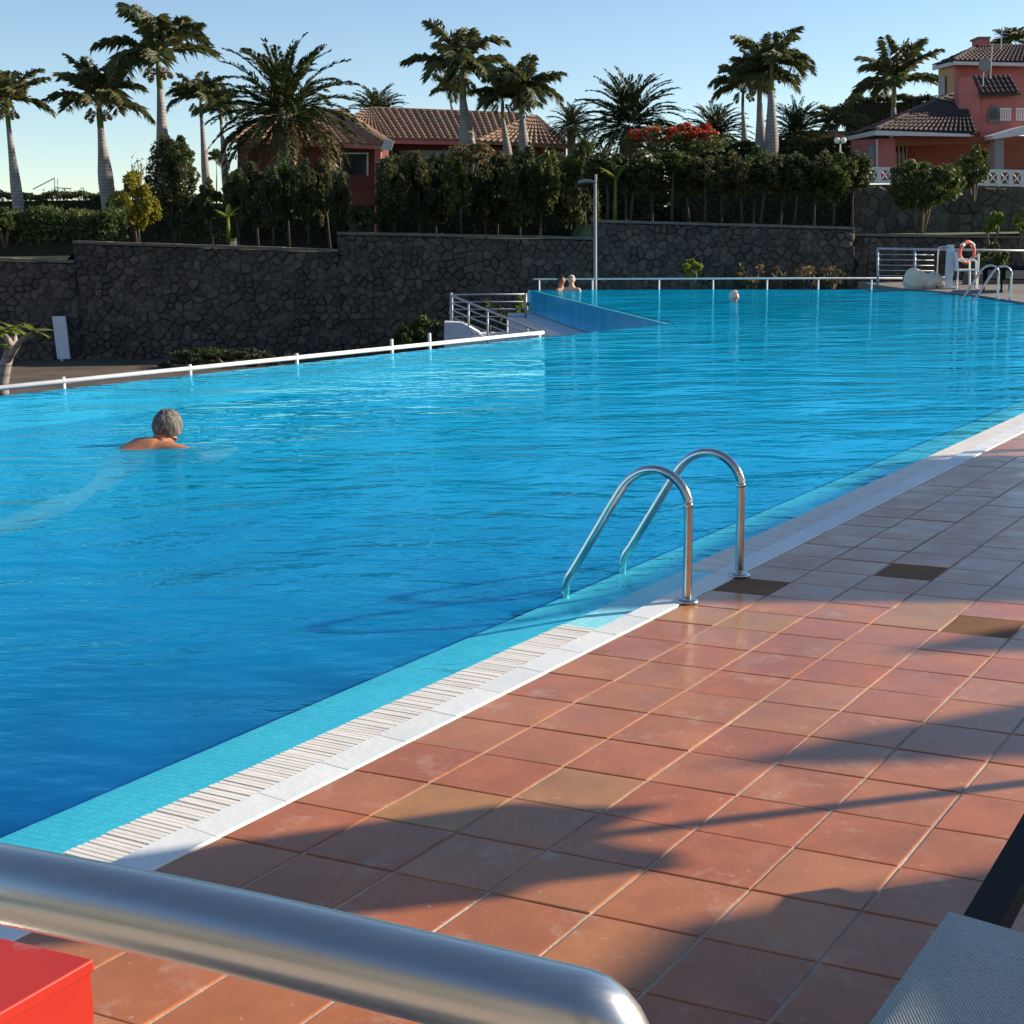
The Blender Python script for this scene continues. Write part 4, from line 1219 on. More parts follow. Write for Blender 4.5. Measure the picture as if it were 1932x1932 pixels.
bush('dark_shrub', 'low green bush at the left edge beside the palm trunk', 8, 395, 452, 44, 60, 'leaf_mid', 1800, 18)
bush('dark_shrub', 'dark shrub in front of the red house doorway', 690, 385, 447, 44, 66, 'leaf', 2200, 20)
bush('twiggy_shrub', 'bare grey twiggy shrub above the yellow shrub', 262, 290, 380, 55, 60, 'leaf_brown', 260, 20, .10, .3, 12)
bush('golden_shrub', 'yellowish shrub at the foot of the tall royal palm before the roof', 890, 268, 312, 43.5, 105, 'leaf_brown', 1700, 24, .13, .3)
bush('hanging_bush', 'drooping green foliage at the right end of the clay roof', 1100, 258, 345, 44, 52, 'leaf_mid', 1500, 26, .13, .25)
bush('villa_bush', 'big round bush in front of the villa balustrade', 1737, 295, 425, 43, 158, 'leaf_mid', 9000, 60, .15, .25, 5, 'bush', .12)
bush('villa_bush', 'smaller yellowish bush before the right end of the balustrade', 1836, 276, 365, 46, 74, 'leaf_mid', 2600, 20, .14, .3, 3, 'bush')
bush('young_tree', 'young bright leaved tree above the life ring', 1871, 397, 470, 36.6, 46, 'leaf_bright', 520, 12, .16, .35, 2, 'tree', .25)
bush('young_tree', 'bright leaved young tree cut by the right edge', 1928, 388, 470, 36.6, 40, 'leaf_bright', 420, 10, .16, .35, 2, 'tree', .3)
bush('dark_shrub', 'dark bush behind the life ring and right railing', 1868, 455, 532, 35.4, 66, 'leaf_mid', 1900, 22, .12, .3)
bush('bright_shrub', 'small bright green shrub against the stone wall', 1306, 486, 530, 36.2, 46, 'leaf_bright', 300, 10, .14, .35, 4)
for k, u in enumerate((1415, 1468, 1520, 1566)):
    bush('dry_shrub', 'dry brown twiggy shrub at the wall foot, %s right of the bright shrub' % ORD[k], u, 496 + (k % 2) * 5, 545, 36.3, 66, 'leaf_brown', 420, 18, .10, .3, 9, group='dry shrubs along the wall foot')
for k, (u, vt, w, mm) in enumerate(((985, 556, 50, 'leaf_bright'), (925, 560, 76, 'leaf_mid'), (868, 576, 60, 'leaf_mid'), (805, 586, 74, 'leaf_mid'), (765, 610, 50, 'leaf_mid'))):
    bush('low_bush', 'low sunlit green bush behind the stair railing, %s from the blue riser' % ORD[k], u, vt, 668, 35.2 - k * .25, w, mm, 1500, 22, .12, .28, 4, 'bush', group='bushes behind the stairs')
bush('ground_cover', 'dark creeping plants along the wall foot behind the white rail', 420, 652, 700, 34.5, 330, 'leaf', 2600, 60, .14, .12, 4, 'plant', ry=.8)

# flame tree with red flowers
ft = thing('flame_tree', 'umbrella shaped tree covered in red flowers', 'tree', at(1275, 420, 56))
hh = (420 - 265) / ppm(56)
trunk([(0, 0, -.5), (.1, 0, hh * .4), (-.1, 0, hh * .75)], [.2, .16, .1], 'bark', ft)
for k in range(5):
    a = k * 1.3
    trunk([(-.05, 0, hh * .65), (math.cos(a) * 1.2, math.sin(a) * .8, hh * .85), (math.cos(a) * 2.1, math.sin(a) * 1.4, hh * .98)], [.08, .06, .03], 'bark', ft, 'branch', 6)
link('crown', bush_mesh('crown', 'leaf_mid', 2.5, 1.6, .62, 4200, 70, .15, .2), ft, (0, 0, hh - .28))
fp = blob_points(2300, 30, (1.3, 1.0, .55), .16)
fp = fp[(fp[:, 2] > -.05)] + np.array([.5, -.55, .22])
sp_ = blob_points(650, 16, (2.5, .9, .35), .16) + np.array([-.2, -.7, .25])
link('flowers', np_mesh('flowers', leaf_quads(np.vstack([fp, sp_]), .15, .8), 4, 'flower'), ft, (0, 0, hh - .30))

# banana plants, plumeria
def blade(L, w, curve, mb):
    vs, fs = [], []
    for k in range(7):
        t = k / 6
        x = L * t; z = -curve * t * t * L
        ww = w * math.sin(math.pi * min(.98, .08 + .9 * t)) ** .6
        vs += [(x, -ww, z + .12 * ww), (x, 0, z), (x, ww, z + .12 * ww)]
    for k in range(6):
        fs += [(3 * k, 3 * k + 1, 3 * k + 4, 3 * k + 3), (3 * k + 1, 3 * k + 2, 3 * k + 5, 3 * k + 4)]
    return mb.add(vs, fs)
big_leaf = blade(1.0, .16, .25, MB()).mesh('leaf', M['leaf_bright'], True)
def banana(label, u, vt, vb, Y, leaves):
    base = at(u, vb, Y)
    hgt = (vb - vt) / ppm(Y)
    r_ = thing('banana_plant', label, 'banana plant', base)
    trunk([(0, 0, -.2), (0.02, 0, hgt * .6)], [.07, .04], 'leaf_bright', r_, 'stem')
    for (az, el, s_) in leaves:
        l_ = link('leaf', big_leaf, r_, (0.02, 0, hgt * .55))
        l_.rotation_euler = (0, -el, az); l_.scale = (s_ * hgt,) * 3
    return r_
banana('young banana plant on the sunlit lawn', 431, 385, 446, 43, [(2.7, .7, .55), (.4, .9, .55), (1.6, 1.2, .5), (-.7, .5, .45), (-2.2, .6, .45)])
banana('banana plant with one pale leaf above the lamp post', 1160, 282, 420, 42.4, [(2.6, .62, .45), (.8, 1.0, .32), (-2.6, .8, .3)])
def plumeria():
    base = at(6, 728, 20)
    base.z = -1.86
    r_ = thing('plumeria_tree', 'small plumeria tree with bright leaf clusters at the left edge', 'tree', base)
    P_ = lambda u, v, Y=20: at(u, v, Y) - base
    trunk([(0, 0, -.1), P_(3, 728), P_(10, 690), P_(20, 655)], [.11, .10, .09, .07], 'pale_trunk', r_)
    trunk([P_(12, 685), P_(30, 655, 19.8), P_(41, 640, 19.7), P_(62, 632, 19.7)], [.05, .045, .04, .035], 'pale_trunk', r_, 'branch')
    trunk([P_(20, 655), P_(15, 640), P_(8, 632)], [.06, .05, .04], 'pale_trunk', r_, 'branch')
    trunk([P_(20, 655), P_(28, 645, 20.2), P_(26, 628, 20.2)], [.06, .05, .04], 'pale_trunk', r_, 'branch')
    lf = blade(.26, .045, .3, MB()).mesh('leaf', M['leaf_bright'], True)
    for (u, v, Y) in ((10, 625, 20), (26, 622, 20.2), (64, 626, 19.7), (2, 650, 20)):
        for k in range(11):
            l_ = link('leaf', lf, r_, P_(u, v, Y))
            l_.rotation_euler = (rng.uniform(-.3, .3), -rng.uniform(-.2, .8), k * .6 + rng.uniform(-.2, .2))
plumeria()
# ------------------------------------------------------------------ ladders, rails, lamp
def arc_path(pts, n=5):
    """smooth a polyline with Catmull-Rom"""
    P_ = [Vector(p) for p in pts]
    out = []
    for i in range(len(P_) - 1):
        p0, p1, p2, p3 = P_[max(i - 1, 0)], P_[i], P_[i + 1], P_[min(i + 2, len(P_) - 1)]
        for k in range(n):
            t = k / n
            out.append(0.5 * ((2 * p1) + (p2 - p0) * t + (2 * p0 - 5 * p1 + 4 * p2 - p3) * t * t + (3 * p1 - p0 - 3 * p2 + p3) * t ** 3))
    out.append(P_[-1])
    return out
LP = [(0, 0.0), (0, .20), (0, .37), (.006, .41), (.03, .452), (.075, .488), (.135, .503), (.20, .492), (.26, .452), (.31, .385), (.41, .225), (.505, .072), (.535, .028), (.553, -.02), (.558, -.10)]
def ladder(label, loc, rot, width, sc=1.0, group=None):
    root = thing('pool_ladder', label, 'pool ladder', loc, group, rot)
    for a in (0, width):
        put('handrail', MB().tube(arc_path([(a, d * sc, z * sc) for d, z in LP], 4), 0.0178 * sc, 14), 'steel', root, True)
        put('flange', MB().lathe([(.045 * sc, 0.001), (.045 * sc, .008), (.03 * sc, .014), (.018 * sc, .016)], 18, (a, 0, 0)), 'steel', root, True)
        put('foot', MB().lathe([(.05 * sc, -.10 * sc), (.05 * sc, -.092 * sc), (.02 * sc, -.085 * sc)], 16, (a, .558 * sc, 0)), 'grey_metal', root, True)
        put('joint', MB().tube([(a, 0.0, .372 * sc), (a, 0.002 * sc, .388 * sc)], .0192 * sc, 12), 'steel', root, True)
    return root
lad = ladder('near steel pool ladder with two arched handrails', pe(0.222, -0.004, 0.002), EA, 0.47)
struct('submerged_step', MB().prism([pe(0.05, D_SL - .01, -.105), pe(0.86, D_SL - .01, -.105), pe(0.86, .70, -.105), pe(0.05, .70, -.105)], (0, 0, -.35)), 'basin')
p_, q_ = gp(1884, 566), gp(1918, 570)
ladder('far pool ladder with arched handrails at the right edge', gp(1896, 568) + Vector((.15, .15, 0)), R(95), .55, 1.3)

# long white rail beyond the near vanishing edge
lr = thing('white_handrail', 'long white handrail running beyond the vanishing pool edge', 'railing')
ra, rb_ = at(0, 732, 12.78), at(1025, 627.5, 18.95)
rd = rb_ - ra
put('rail', MB().tube([ra - rd * .35, rb_], .027, 10), 'white_metal', lr, True)
for (u, stub) in ((-160, .04), (120, .045), (357, .045), (560, .05), (740, .11), (810, .14), (1018, .0)):
    f = (u / 1025)
    t0, t1 = 0.0, 1.0
    bestf = min([k / 400 - .35 for k in range(541)], key=lambda z: abs(pix(ra + rd * z)[0] - u))
    p = ra + rd * bestf
    put('post', MB().tube([(p.x, p.y, -2.2), (p.x, p.y, p.z + stub)], .02, 8), 'white_metal', lr, True)
rebase(lr, (ra.x, ra.y, -2.2))
fr2 = thing('far_handrail', 'low grey handrail along the far pool edge', 'railing')
ra, rb_ = at(1006, 526.5, 35.0), at(1703, 525, 32.75)
put('rail', MB().tube([ra, rb_], .022, 8), 'white_metal', fr2, True)
for u in (1018, 1124, 1254, 1357, 1458, 1552, 1648):
    f = (u - 1006) / 697
    p = ra.lerp(rb_, f)
    put('post', MB().tube([(p.x, p.y, -2.2), (p.x, p.y, p.z)], .022, 8), 'white_metal', fr2, True)
rebase(fr2, (ra.x, ra.y, -2.2))
# stair with grey railing
st = thing('stair_railing', 'grey steel railing of the stairs below the blue riser', 'railing')
def sbar(name, pts, r_=.018):
    put(name, MB().tube([at(*p) for p in pts], r_, 8), 'grey_metal', st, True)
YS = 29.0
for k in range(4):
    v = 556 + k * 14
    sbar('rail', [(851, v, YS + 3), (993, v - 1, YS + 3)], .02 if k == 0 else .013)
for k in range(5):
    sbar('sloping_rail', [(853 + k * 2, 558 + k * 14.5, YS), (1020, 627 + k * 13, YS - 3)], .024 if k == 0 else .014)
for u, v0, v1 in ((851, 552, 660), (992, 553, 600)):
    sbar('post', [(u, v0, YS + 3), (u, v1, YS + 3)], .032)
for u, v0 in ((853, 556), (884, 570), (920, 586), (957, 602), (995, 618)):
    sbar('post', [(u, v0, YS - (u - 853) * .018), (u, v0 + 75, YS - (u - 853) * .018)], .02)
rebase(st, (at(851, 650, YS).x, YS, -1.4))
so = thing('stair_block', 'pale concrete stair flank below the grey railing', 'stairs')
put('flank', MB().prism(poly([(838, 690), (905, 690), (905, 628), (872, 609), (838, 608)], YS - .6), (0, .5, 0)), 'plinth', so)
for k in range(7):
    a = at(872 + k * 22, 628 + k * 9, YS - .1 - k * .35)
    put('step', MB().box((a.x, a.y - .2, a.z - .5), (a.x + 1.0, a.y + .18, a.z)), 'plinth', so)
rebase(so, (at(850, 690, YS).x, YS, -1.4))
# lamp post
lp = thing('lamp_post', 'tall grey lamp post with flat curved arm by the stone wall', 'street lamp', (at(1123, 560, 36.0).x, 36.0, -2.2))
tz = at(1120, 341, 36).z + 2.2
put('pole', MB().tube([(0, 0, 0), (0, 0, 1.2), (0, 0, tz)], [.06, .052, .04], 12), 'lamp_grey', lp, True)
put('lamp_head', MB().prism([(0.02, -.09, tz - .02), (-.12, -.11, tz + .03), (-.30, -.12, tz + .05), (-.45, -.08, tz - .01), (-.45, .08, tz - .01), (-.30, .12, tz + .05), (-.12, .11, tz + .03), (.02, .09, tz - .02)], (0, 0, -.045)), 'lamp_grey', lp)
put('finial', MB().tube([(0.02, 0, tz), (0.02, 0, tz + .16)], .03, 8), 'grey_metal', lp)
# pale panel against the wall
pa = at(98, 597, 36.6); pb = at(132, 677, 36.6)
pn = thing('notice_board', 'pale blue grey upright board standing against the stone wall', 'board', (pa.x, 36.6, pb.z))
put('board', MB().prism([(0.05, 0, 0), (pb.x - pa.x, 0, 0), (pb.x - pa.x - .04, 0, pa.z - pb.z), (0, 0, pa.z - pb.z)], (0, .07, 0)), 'panel', pn)
put('ground_spike', MB().box((.12, .02, -.3), (.2, .06, -.003)), 'grey_metal', pn)

# ------------------------------------------------------------------ far right deck furniture
Yr = 32.6
rr_ = thing('deck_railing', 'grey steel railing with thin bars behind the life ring', 'railing')
def rbar(name, pts, r_):
    put(name, MB().tube([at(*p) for p in pts], r_, 8), 'grey_metal', rr_, True)
rbar('rail', [(1655, 469, Yr), (1990, 474, Yr)], .028)
for u in (1656, 1726, 1938):
    rbar('post', [(u, 469, Yr), (u, 540, Yr)], .028)
rbar('post', [(1845, 473, Yr), (1845, 540, Yr)], .02)
for k in range(5):
    rbar('bar', [(1657, 480 + k * 10, Yr), (1762, 481 + k * 10, Yr)], .009)
rebase(rr_, (at(1655, 540, Yr).x, Yr, 0.0))
Ys = 31.4
sh = thing('pool_shower', 'tall grey shower column on the far pool deck', 'shower', (at(1789, 545, Ys).x, Ys, 0))
hz_ = at(1789, 462, Ys).z
put('column', MB().box((-.07, -.07, 0), (.07, .07, hz_)), 'panel', sh)
put('head_arm', MB().tube(arc_path([(-.06, 0, .95), (-.2, 0, .95), (-.27, 0, .86), (-.27, 0, .02)], 4), .02, 8), 'steel', sh, True)
put('base_plate', MB().box((-.2, -.2, 0.002), (.2, .2, .03)), 'grey_metal', sh)
pc = at(1817, 545, Ys); 
chx = thing('plastic_chair', 'white plastic chair beneath the life ring', 'chair', (pc.x, Ys, 0.0))
put('seat', MB().box((-.22, -.22, .40), (.22, .22, .44)), 'white_plastic', chx)
put('backrest', MB().prism([(-.24, -.2, .44), (-.19, -.2, .44), (-.23, -.2, .84), (-.28, -.2, .84)], (0, .4, 0)), 'white_plastic', chx)
for (x, y) in ((-.2, -.2), (.2, -.2), (-.2, .2), (.2, .2)):
    put('leg', MB().tube([(x * 1.15, y * 1.15, 0), (x, y, .40)], .022, 6), 'white_plastic', chx)
for y in (-.22, .22):
    put('armrest', MB().tube(arc_path([(-.22, y, .64), (0, y, .66), (.18, y, .63), (.2, y, .42)], 3), .02, 6), 'white_plastic', chx)
lb = thing('life_ring', 'orange red life ring with white bands on its stand', 'life ring', (at(1821, 545, Ys + .5).x, Ys + .5, 0))
cz = at(1821, 476, Ys + .5).z
rg = MB(); R0, R1 = .235, .048
vs, fs = [], []
for i in range(28):
    A_ = 2 * math.pi * i / 28
    for j in range(10):
        B_ = 2 * math.pi * j / 10
        q = R0 + R1 * math.cos(B_)
        vs.append((q * math.cos(A_) * .85, R1 * math.sin(B_) + q * math.cos(A_) * .4, cz + q * math.sin(A_)))
for i in range(28):
    for j in range(10):
        fs.append((i * 10 + j, ((i + 1) % 28) * 10 + j, ((i + 1) % 28) * 10 + (j + 1) % 10, i * 10 + (j + 1) % 10))
put('ring', rg.add(vs, fs), 'red_ring', lb, True)
for k in range(4):
    A_ = math.pi / 4 + k * math.pi / 2
    c = Vector((R0 * math.cos(A_) * .85, R0 * math.cos(A_) * .4, cz + R0 * math.sin(A_)))
    tg = Vector((-math.sin(A_) * .85, -math.sin(A_) * .4, math.cos(A_))).normalized()
    put('band', MB().tube([c - tg * .035, c + tg * .035], R1 * 1.06, 12), 'white_plastic', lb, True)
put('stand', MB().tube([(.3, .06, 0), (.3, .06, .78)], .025, 8), 'white_metal', lb)
put('hook', MB().tube([(.3, .06, .76), (0, .08, cz - R0 - .02)], .02, 8), 'white_metal', lb)
# pale rocks
def rock(label, u, vt, wpx, Y, seed, zb=0.0):
    w = wpx / ppm(Y); top = at(u, vt, Y).z
    bm = bmesh.new(); bmesh.ops.create_icosphere(bm, subdivisions=3, radius=1)
    rs = np.random.default_rng(seed); pl_ = rs.normal(size=(9, 3)); pl_ /= np.linalg.norm(pl_, axis=1, keepdims=True)
    for v in bm.verts:
        for n9 in pl_:
            d = v.co.dot(Vector(n9))
            if d > .74: v.co -= Vector(n9) * (d - .74)
        v.co.x *= w / 2 * 1.12; v.co.y *= w / 2; v.co.z = v.co.z * (top - zb) * .62 + (top - zb) * .42
    me = bpy.data.meshes.new('rock'); bm.to_mesh(me); bm.free(); me.materials.append(M['rock'])
    o = link('pale_rock', me, None, (at(u, 540, Y).x, Y, zb)); tag(o, label, 'rock', 'pale rocks at the pool corner')
rock('largest pale rock at the far pool corner', 1727, 505, 48, 31.6, 1)
rock('middle pale rock beside the largest one', 1757, 512, 34, 31.5, 2)
rock('small low rock between the big rock and shower', 1776, 520, 28, 31.7, 3)
# low concrete block and dark loungers
o = put('garden_kerb', MB().prism(poly([(1825, 548), (1990, 548), (1990, 516), (1832, 516)], 33.4), (0, .5, 0)), 'cap'); tag(o, 'low beige planter kerb behind the dark loungers', 'kerb')
for k in range(2):
    u = 1880 + k * 34
    p0 = at(u, 548, 29.6 - k * .3)
    lg = thing('dark_lounger', ('left' if k == 0 else 'right') + ' dark folded sun lounger at the right edge of the far deck', 'sun lounger', (p0.x, p0.y, 0), 'dark loungers on the far deck', R(-20))
    put('seat', MB().prism([(-.3, 0, .26), (.3, 0, .26), (.3, 1.2, .26), (-.3, 1.2, .26)], (0, 0, .05)), 'black', lg)
    put('backrest', MB().prism([(-.3, -.02, .28), (.3, -.02, .28), (.3, -.35, .52), (-.3, -.35, .52)], (0, .03, .05)), 'black', lg)
    put('backrest_panel', MB().prism([(-.2, -.09, .30), (.2, -.09, .30), (.2, -.33, .475), (-.2, -.33, .475)], (0, -.012, -.012)), 'column', lg)
    for (x, y) in ((-.27, .05), (.27, .05), (-.27, 1.1), (.27, 1.1)):
        put('leg', MB().tube([(x, y, 0), (x, y, .26)], .022, 6), 'black', lg)

# ------------------------------------------------------------------ people
def skin_body(name, nodes, edges, m, root_i=0, sub=2):
    me = bpy.data.meshes.new(name + '_skeleton')
    me.from_pydata([n[0] for n in nodes], edges, [])
    o = bpy.data.objects.new(name + '_skeleton', me); col.objects.link(o)
    sk = o.modifiers.new('skin', 'SKIN'); sk.use_smooth_shade = True
    sv = me.skin_vertices
    if not sv:
        bpy.context.view_layer.objects.active = o
        bpy.ops.mesh.customdata_skin_add()
        sv = me.skin_vertices
    for i, n in enumerate(nodes):
        r_ = n[1] if isinstance(n[1], tuple) else (n[1], n[1])
        sv[0].data[i].radius = r_
        sv[0].data[i].use_root = (i == root_i)
    ss = o.modifiers.new('sub', 'SUBSURF'); ss.levels = sub; ss.render_levels = sub
    dg = bpy.context.evaluated_depsgraph_get()
    m2 = bpy.data.meshes.new_from_object(o.evaluated_get(dg))
    bpy.data.objects.remove(o); m2.name = name
    m2.materials.clear(); m2.materials.append(M[m])
    m2.polygons.foreach_set('use_smooth', [True] * len(m2.polygons))
    return m2
def hair_mesh(centre, r_, m, face, cover=0.15, rough=.012, seed=1, nape=-.35):
    """shell round the skull, open towards the face direction"""
    bm = bmesh.new(); bmesh.ops.create_uvsphere(bm, u_segments=36, v_segments=24, radius=1)
    rs = random.Random(seed); f = Vector(face).normalized()
    kill = []
    for v in bm.verts:
        d = v.co.normalized()
        fr = d.dot(f)
        if (fr > cover and d.z < .55 + .25 * (1 - fr)) or d.z < nape - .25 * max(0, -fr):
            kill.append(v)
    bmesh.ops.delete(bm, geom=kill, context='VERTS')
    ph = [rs.uniform(0, 6) for _ in range(4)]
    for v in bm.verts:
        d = v.co.normalized()
        azm = math.atan2(d.y, d.x)
        wob = math.sin(azm * 9 + ph[0] + d.z * 4) * .5 + math.sin(azm * 17 + ph[1] - d.z * 7) * .35 + rs.uniform(-.4, .4)
        v.co = Vector(centre) + Vector((d.x * r_[0], d.y * r_[1], d.z * r_[2])) * (1 + wob * rough / r_[0])
    me = bpy.data.meshes.new('hair'); bm.to_mesh(me); bm.free()
    me.materials.append(M[m]); me.polygons.foreach_set('use_smooth', [True] * len(me.polygons))
    return me
# local frame: +y the way the person faces, +x their right
def swimmer(label, loc, rot, pose, hair, skinm, seed):
    root = thing('person', label, 'person', loc, None, rot)
    if pose == 'breaststroke':
        nodes = [((0, -.52, -.24), (.15, .11)), ((0, -.30, -.15), (.135, .10)), ((0, -.10, -.078), (.15, .095)), ((0, .02, -.045), (.11, .075)),
                 ((0, .055, -.015), .06), ((0, .085, .008), .064), ((0, .11, .052), (.076, .088)), ((0, .105, .112), (.072, .082)), ((0, .10, .152), .035),
                 ((.17, .02, -.065), .07), ((.33, .13, -.10), .05), ((.20, .36, -.13), .04), ((.10, .52, -.13), .03), ((.05, .60, -.13), .016),
                 ((-.17, .02, -.065), .07), ((-.33, .13, -.10), .05), ((-.20, .36, -.13), .04), ((-.10, .52, -.13), .03), ((-.05, .60, -.13), .016),
                 ((.09, -.60, -.28), .095), ((.10, -.95, -.38), .065), ((.09, -1.30, -.44), .055), ((.09, -1.48, -.47), .035), ((.10, -1.60, -.49), .025),
                 ((-.09, -.60, -.28), .095), ((-.10, -.95, -.38), .065), ((-.09, -1.30, -.44), .055), ((-.09, -1.48, -.47), .035), ((-.10, -1.60, -.49), .025),
                 ((-.062, .185, .045), .017), ((.082, .135, .055), .014), ((-.082, .065, .055), .014), ((-.04, .155, .008), .03)]
        edges = [(0, 1), (1, 2), (2, 3), (3, 4), (4, 5), (5, 6), (6, 7), (7, 8), (2, 9), (9, 10), (10, 11), (11, 12), (12, 13), (2, 14), (14, 15), (15, 16), (16, 17), (17, 18),
                 (0, 19), (19, 20), (20, 21), (21, 22), (22, 23), (0, 24), (24, 25), (25, 26), (26, 27), (27, 28), (6, 29), (6, 30), (6, 31), (5, 32)]
        hc, hr = (0, .108, .080), (.093, .106, .110)
        face = (-.55, .8, -.25)
    else:                               # standing in the water, shoulders out
        nodes = [((0, 0, -.55), (.15, .11)), ((0, 0, -.30), (.14, .10)), ((0, 0, -.10), (.16, .10)), ((0, 0, .05), (.13, .08)),
                 ((0, .0, .12), .055), ((0, .01, .17), .06), ((0, .03, .22), (.07, .085)), ((0, .025, .285), (.066, .078)), ((0, .02, .32), .035),
                 ((.18, 0, .03), .06), ((.25, .06, -.18), .045), ((.16, .26, -.14), .036), ((.06, .36, -.08), .026), ((.03, .42, -.07), .014),
                 ((-.18, 0, .03), .06), ((-.26, .04, -.18), .045), ((-.22, .25, -.16), .036), ((-.16, .36, -.12), .026), ((-.14, .42, -.11), .014),
                 ((.09, 0, -.70), .085), ((.10, .02, -1.05), .06), ((.10, -.02, -1.38), .04),
                 ((-.09, 0, -.70), .085), ((-.10, .02, -1.05), .06), ((-.10, -.02, -1.38), .04),
                 ((0, .115, .205), .016), ((.08, .02, .225), .013), ((-.08, .02, .225), .013), ((0, .085, .165), .03)]
        edges = [(0, 1), (1, 2), (2, 3), (3, 4), (4, 5), (5, 6), (6, 7), (7, 8), (2, 9), (9, 10), (10, 11), (11, 12), (12, 13), (2, 14), (14, 15), (15, 16), (16, 17), (17, 18),
                 (0, 19), (19, 20), (20, 21), (0, 22), (22, 23), (23, 24), (6, 25), (6, 26), (6, 27), (5, 28)]
        hc, hr = (0, .022, .25), (.084, .10, .104)
        face = (0, .9, -.2)
    body = link('body', skin_body('body', nodes, edges, skinm), root)
    h = link('hair', hair_mesh(hc, hr, hair, face, .22, .004, seed, -.55), root)
    if pose == 'breaststroke':
        put('swim_trunks', MB().tube([(0, -.40, -.19), (0, -.50, -.23), (0, -.62, -.28), (0, -.70, -.31)], [(.13), (.155), (.165), (.16)], 16), 'trunks', root, True)
    else:
        put('swimwear', MB().tube([(0, 0, -.28), (0, 0, -.5), (0, 0, -.66)], [.155, .165, .15], 16), 'trunks', root, True)
    root.scale = (1.06,) * 3
    return root, body, h
hd = math.atan2(-.51, 1.56)
sw = gp(298, 840, WZ)
swimmer('grey haired swimmer doing breaststroke at the left of the pool', (sw.x - .03, sw.y + .02, WZ + .04), -R(47), 'breaststroke', 'hair_grey', 'skin', 3)
p = gp(1079, 549, WZ)
swimmer('white haired bather with shoulders above water by the far corner', (p.x, p.y, WZ + .02), R(150), 'stand', 'hair_white', 'skin_pale', 4)
p = gp(1060, 549, WZ)
swimmer('dark haired bather beside the white haired one at far corner', (p.x - .02, p.y + .25, WZ + .0), R(-120), 'stand', 'hair_dark', 'skin', 5)
p = gp(1383, 569, WZ)
swimmer('lone pale haired swimmer with only the head above water', (p.x, p.y, WZ - .145), R(-100), 'stand', 'hair_white', 'skin_pale', 6)

# ------------------------------------------------------------------ foreground
fgr = thing('steel_handrail', 'thick brushed steel handrail in the lower left foreground', 'handrail')
ctl = [near(-260, 1618, .80), near(0, 1666, .745), near(400, 1748, .70), near(800, 1842, .665), near(1000, 1890, .648), near(1095, 1913, .641)]
cnr = near(1166, 1931, .635)
dn = Vector((cnr.x, cnr.y, cnr.z - .07))
pathp = arc_path(ctl, 6)[:-1]
b0 = ctl[-1]
for k in range(9):
    t = k / 8
    pathp.append(b0 * (1 - t) ** 2 + cnr * 2 * t * (1 - t) + Vector((cnr.x, cnr.y, cnr.z - .045)) * t * t)
pathp.append(Vector((cnr.x, cnr.y, .0)))
railm = MB().tube(pathp, .0215, 32)
put('rail', railm, 'brushed', fgr, True)
lft = pathp[0]
put('post', MB().tube([(lft.x, lft.y, lft.z - .02), (lft.x, lft.y, 0)], .0205, 20), 'brushed', fgr, True)
rebase(fgr, (cnr.x, cnr.y, 0))
# red box
zb_ = .42
c0, cl1, cl2 = gp(177, 1809, zb_), gp(0, 1768, zb_), gp(0, 1911, zb_)
e1_ = (cl1 - c0); e2_ = (cl2 - c0); e1_ = e1_.normalized() * .42; e2_ = e2_.normalized() * .42
bx = thing('red_box', 'red painted box with worn top at the lower left corner', 'box', (c0.x, c0.y, 0))
def bp(a, b, z): 
    q = e1_ * a + e2_ * b; return (q.x, q.y, z)
put('body', MB().prism([bp(.01, .01, 0), bp(1, .01, 0), bp(1, 1, 0), bp(.01, 1, 0)], (0, 0, zb_ - .021)), 'red_box', bx)
bm = bmesh.new(); lidm = MB().prism([bp(0, 0, zb_ - .02), bp(1.01, 0, zb_ - .02), bp(1.01, 1.01, zb_ - .02), bp(0, 1.01, zb_ - .02)], (0, 0, .02)).mesh('lid', M['red_box'])
lid = link('lid', lidm, bx)
bv = lid.modifiers.new('bevel', 'BEVEL'); bv.width = .003; bv.segments = 2
q = bp(.28, .10, zb_ + .0015); 
sticker = MB().prism([bp(.55, .03, zb_ + .001), bp(1.0, .03, zb_ + .001), bp(1.0, .07, zb_ + .001), bp(.55, .07, zb_ + .001)], (0, 0, .001))
put('tape', sticker, 'white_plastic', bx)
# sun lounger, lower right
zl = .36
s0, s1, s2 = gp(1790, 1719, zl), gp(1932, 1760, zl), gp(1640, 1932, zl)
ex, ey = (s1 - s0).normalized(), (s2 - s0).normalized()
sl_ = thing('sun_lounger', 'grey woven sun lounger with black frame, lower right corner', 'sun lounger', (s0.x, s0.y, 0))
Wd_, Ln = .64, 1.9
sm = MB(); vs, fs = [], []
nu, nv = 10, 16
for i in range(nv + 1):
    for j in range(nu + 1):
        q = ex * (Wd_ * j / nu) + ey * (Ln * i / nv)
        vs.append((q.x, q.y, zl - .018 * math.sin(math.pi * j / nu) * min(1, i / 3)))
for i in range(nv):
    for j in range(nu):
        fs.append((i * (nu + 1) + j, i * (nu + 1) + j + 1, (i + 1) * (nu + 1) + j + 1, (i + 1) * (nu + 1) + j))
sling = put('sling', sm.add(vs, fs), 'fabric', sl_, True)
so_ = sling.modifiers.new('solid', 'SOLIDIFY'); so_.thickness = .006; so_.offset = -1
def lp_(a, b, z):
    q = ex * a + ey * b; return Vector((q.x, q.y, z))
for a in (.015, Wd_ - .015):
    put('side_rail', MB().tube([lp_(a, .012, zl - .022), lp_(a, Ln, zl - .022)], .016, 10), 'black', sl_, True)
put('cross_bar', MB().tube([lp_(.015, .03, zl - .03), lp_(Wd_ - .015, .03, zl - .03)], .014, 10), 'black', sl_, True)
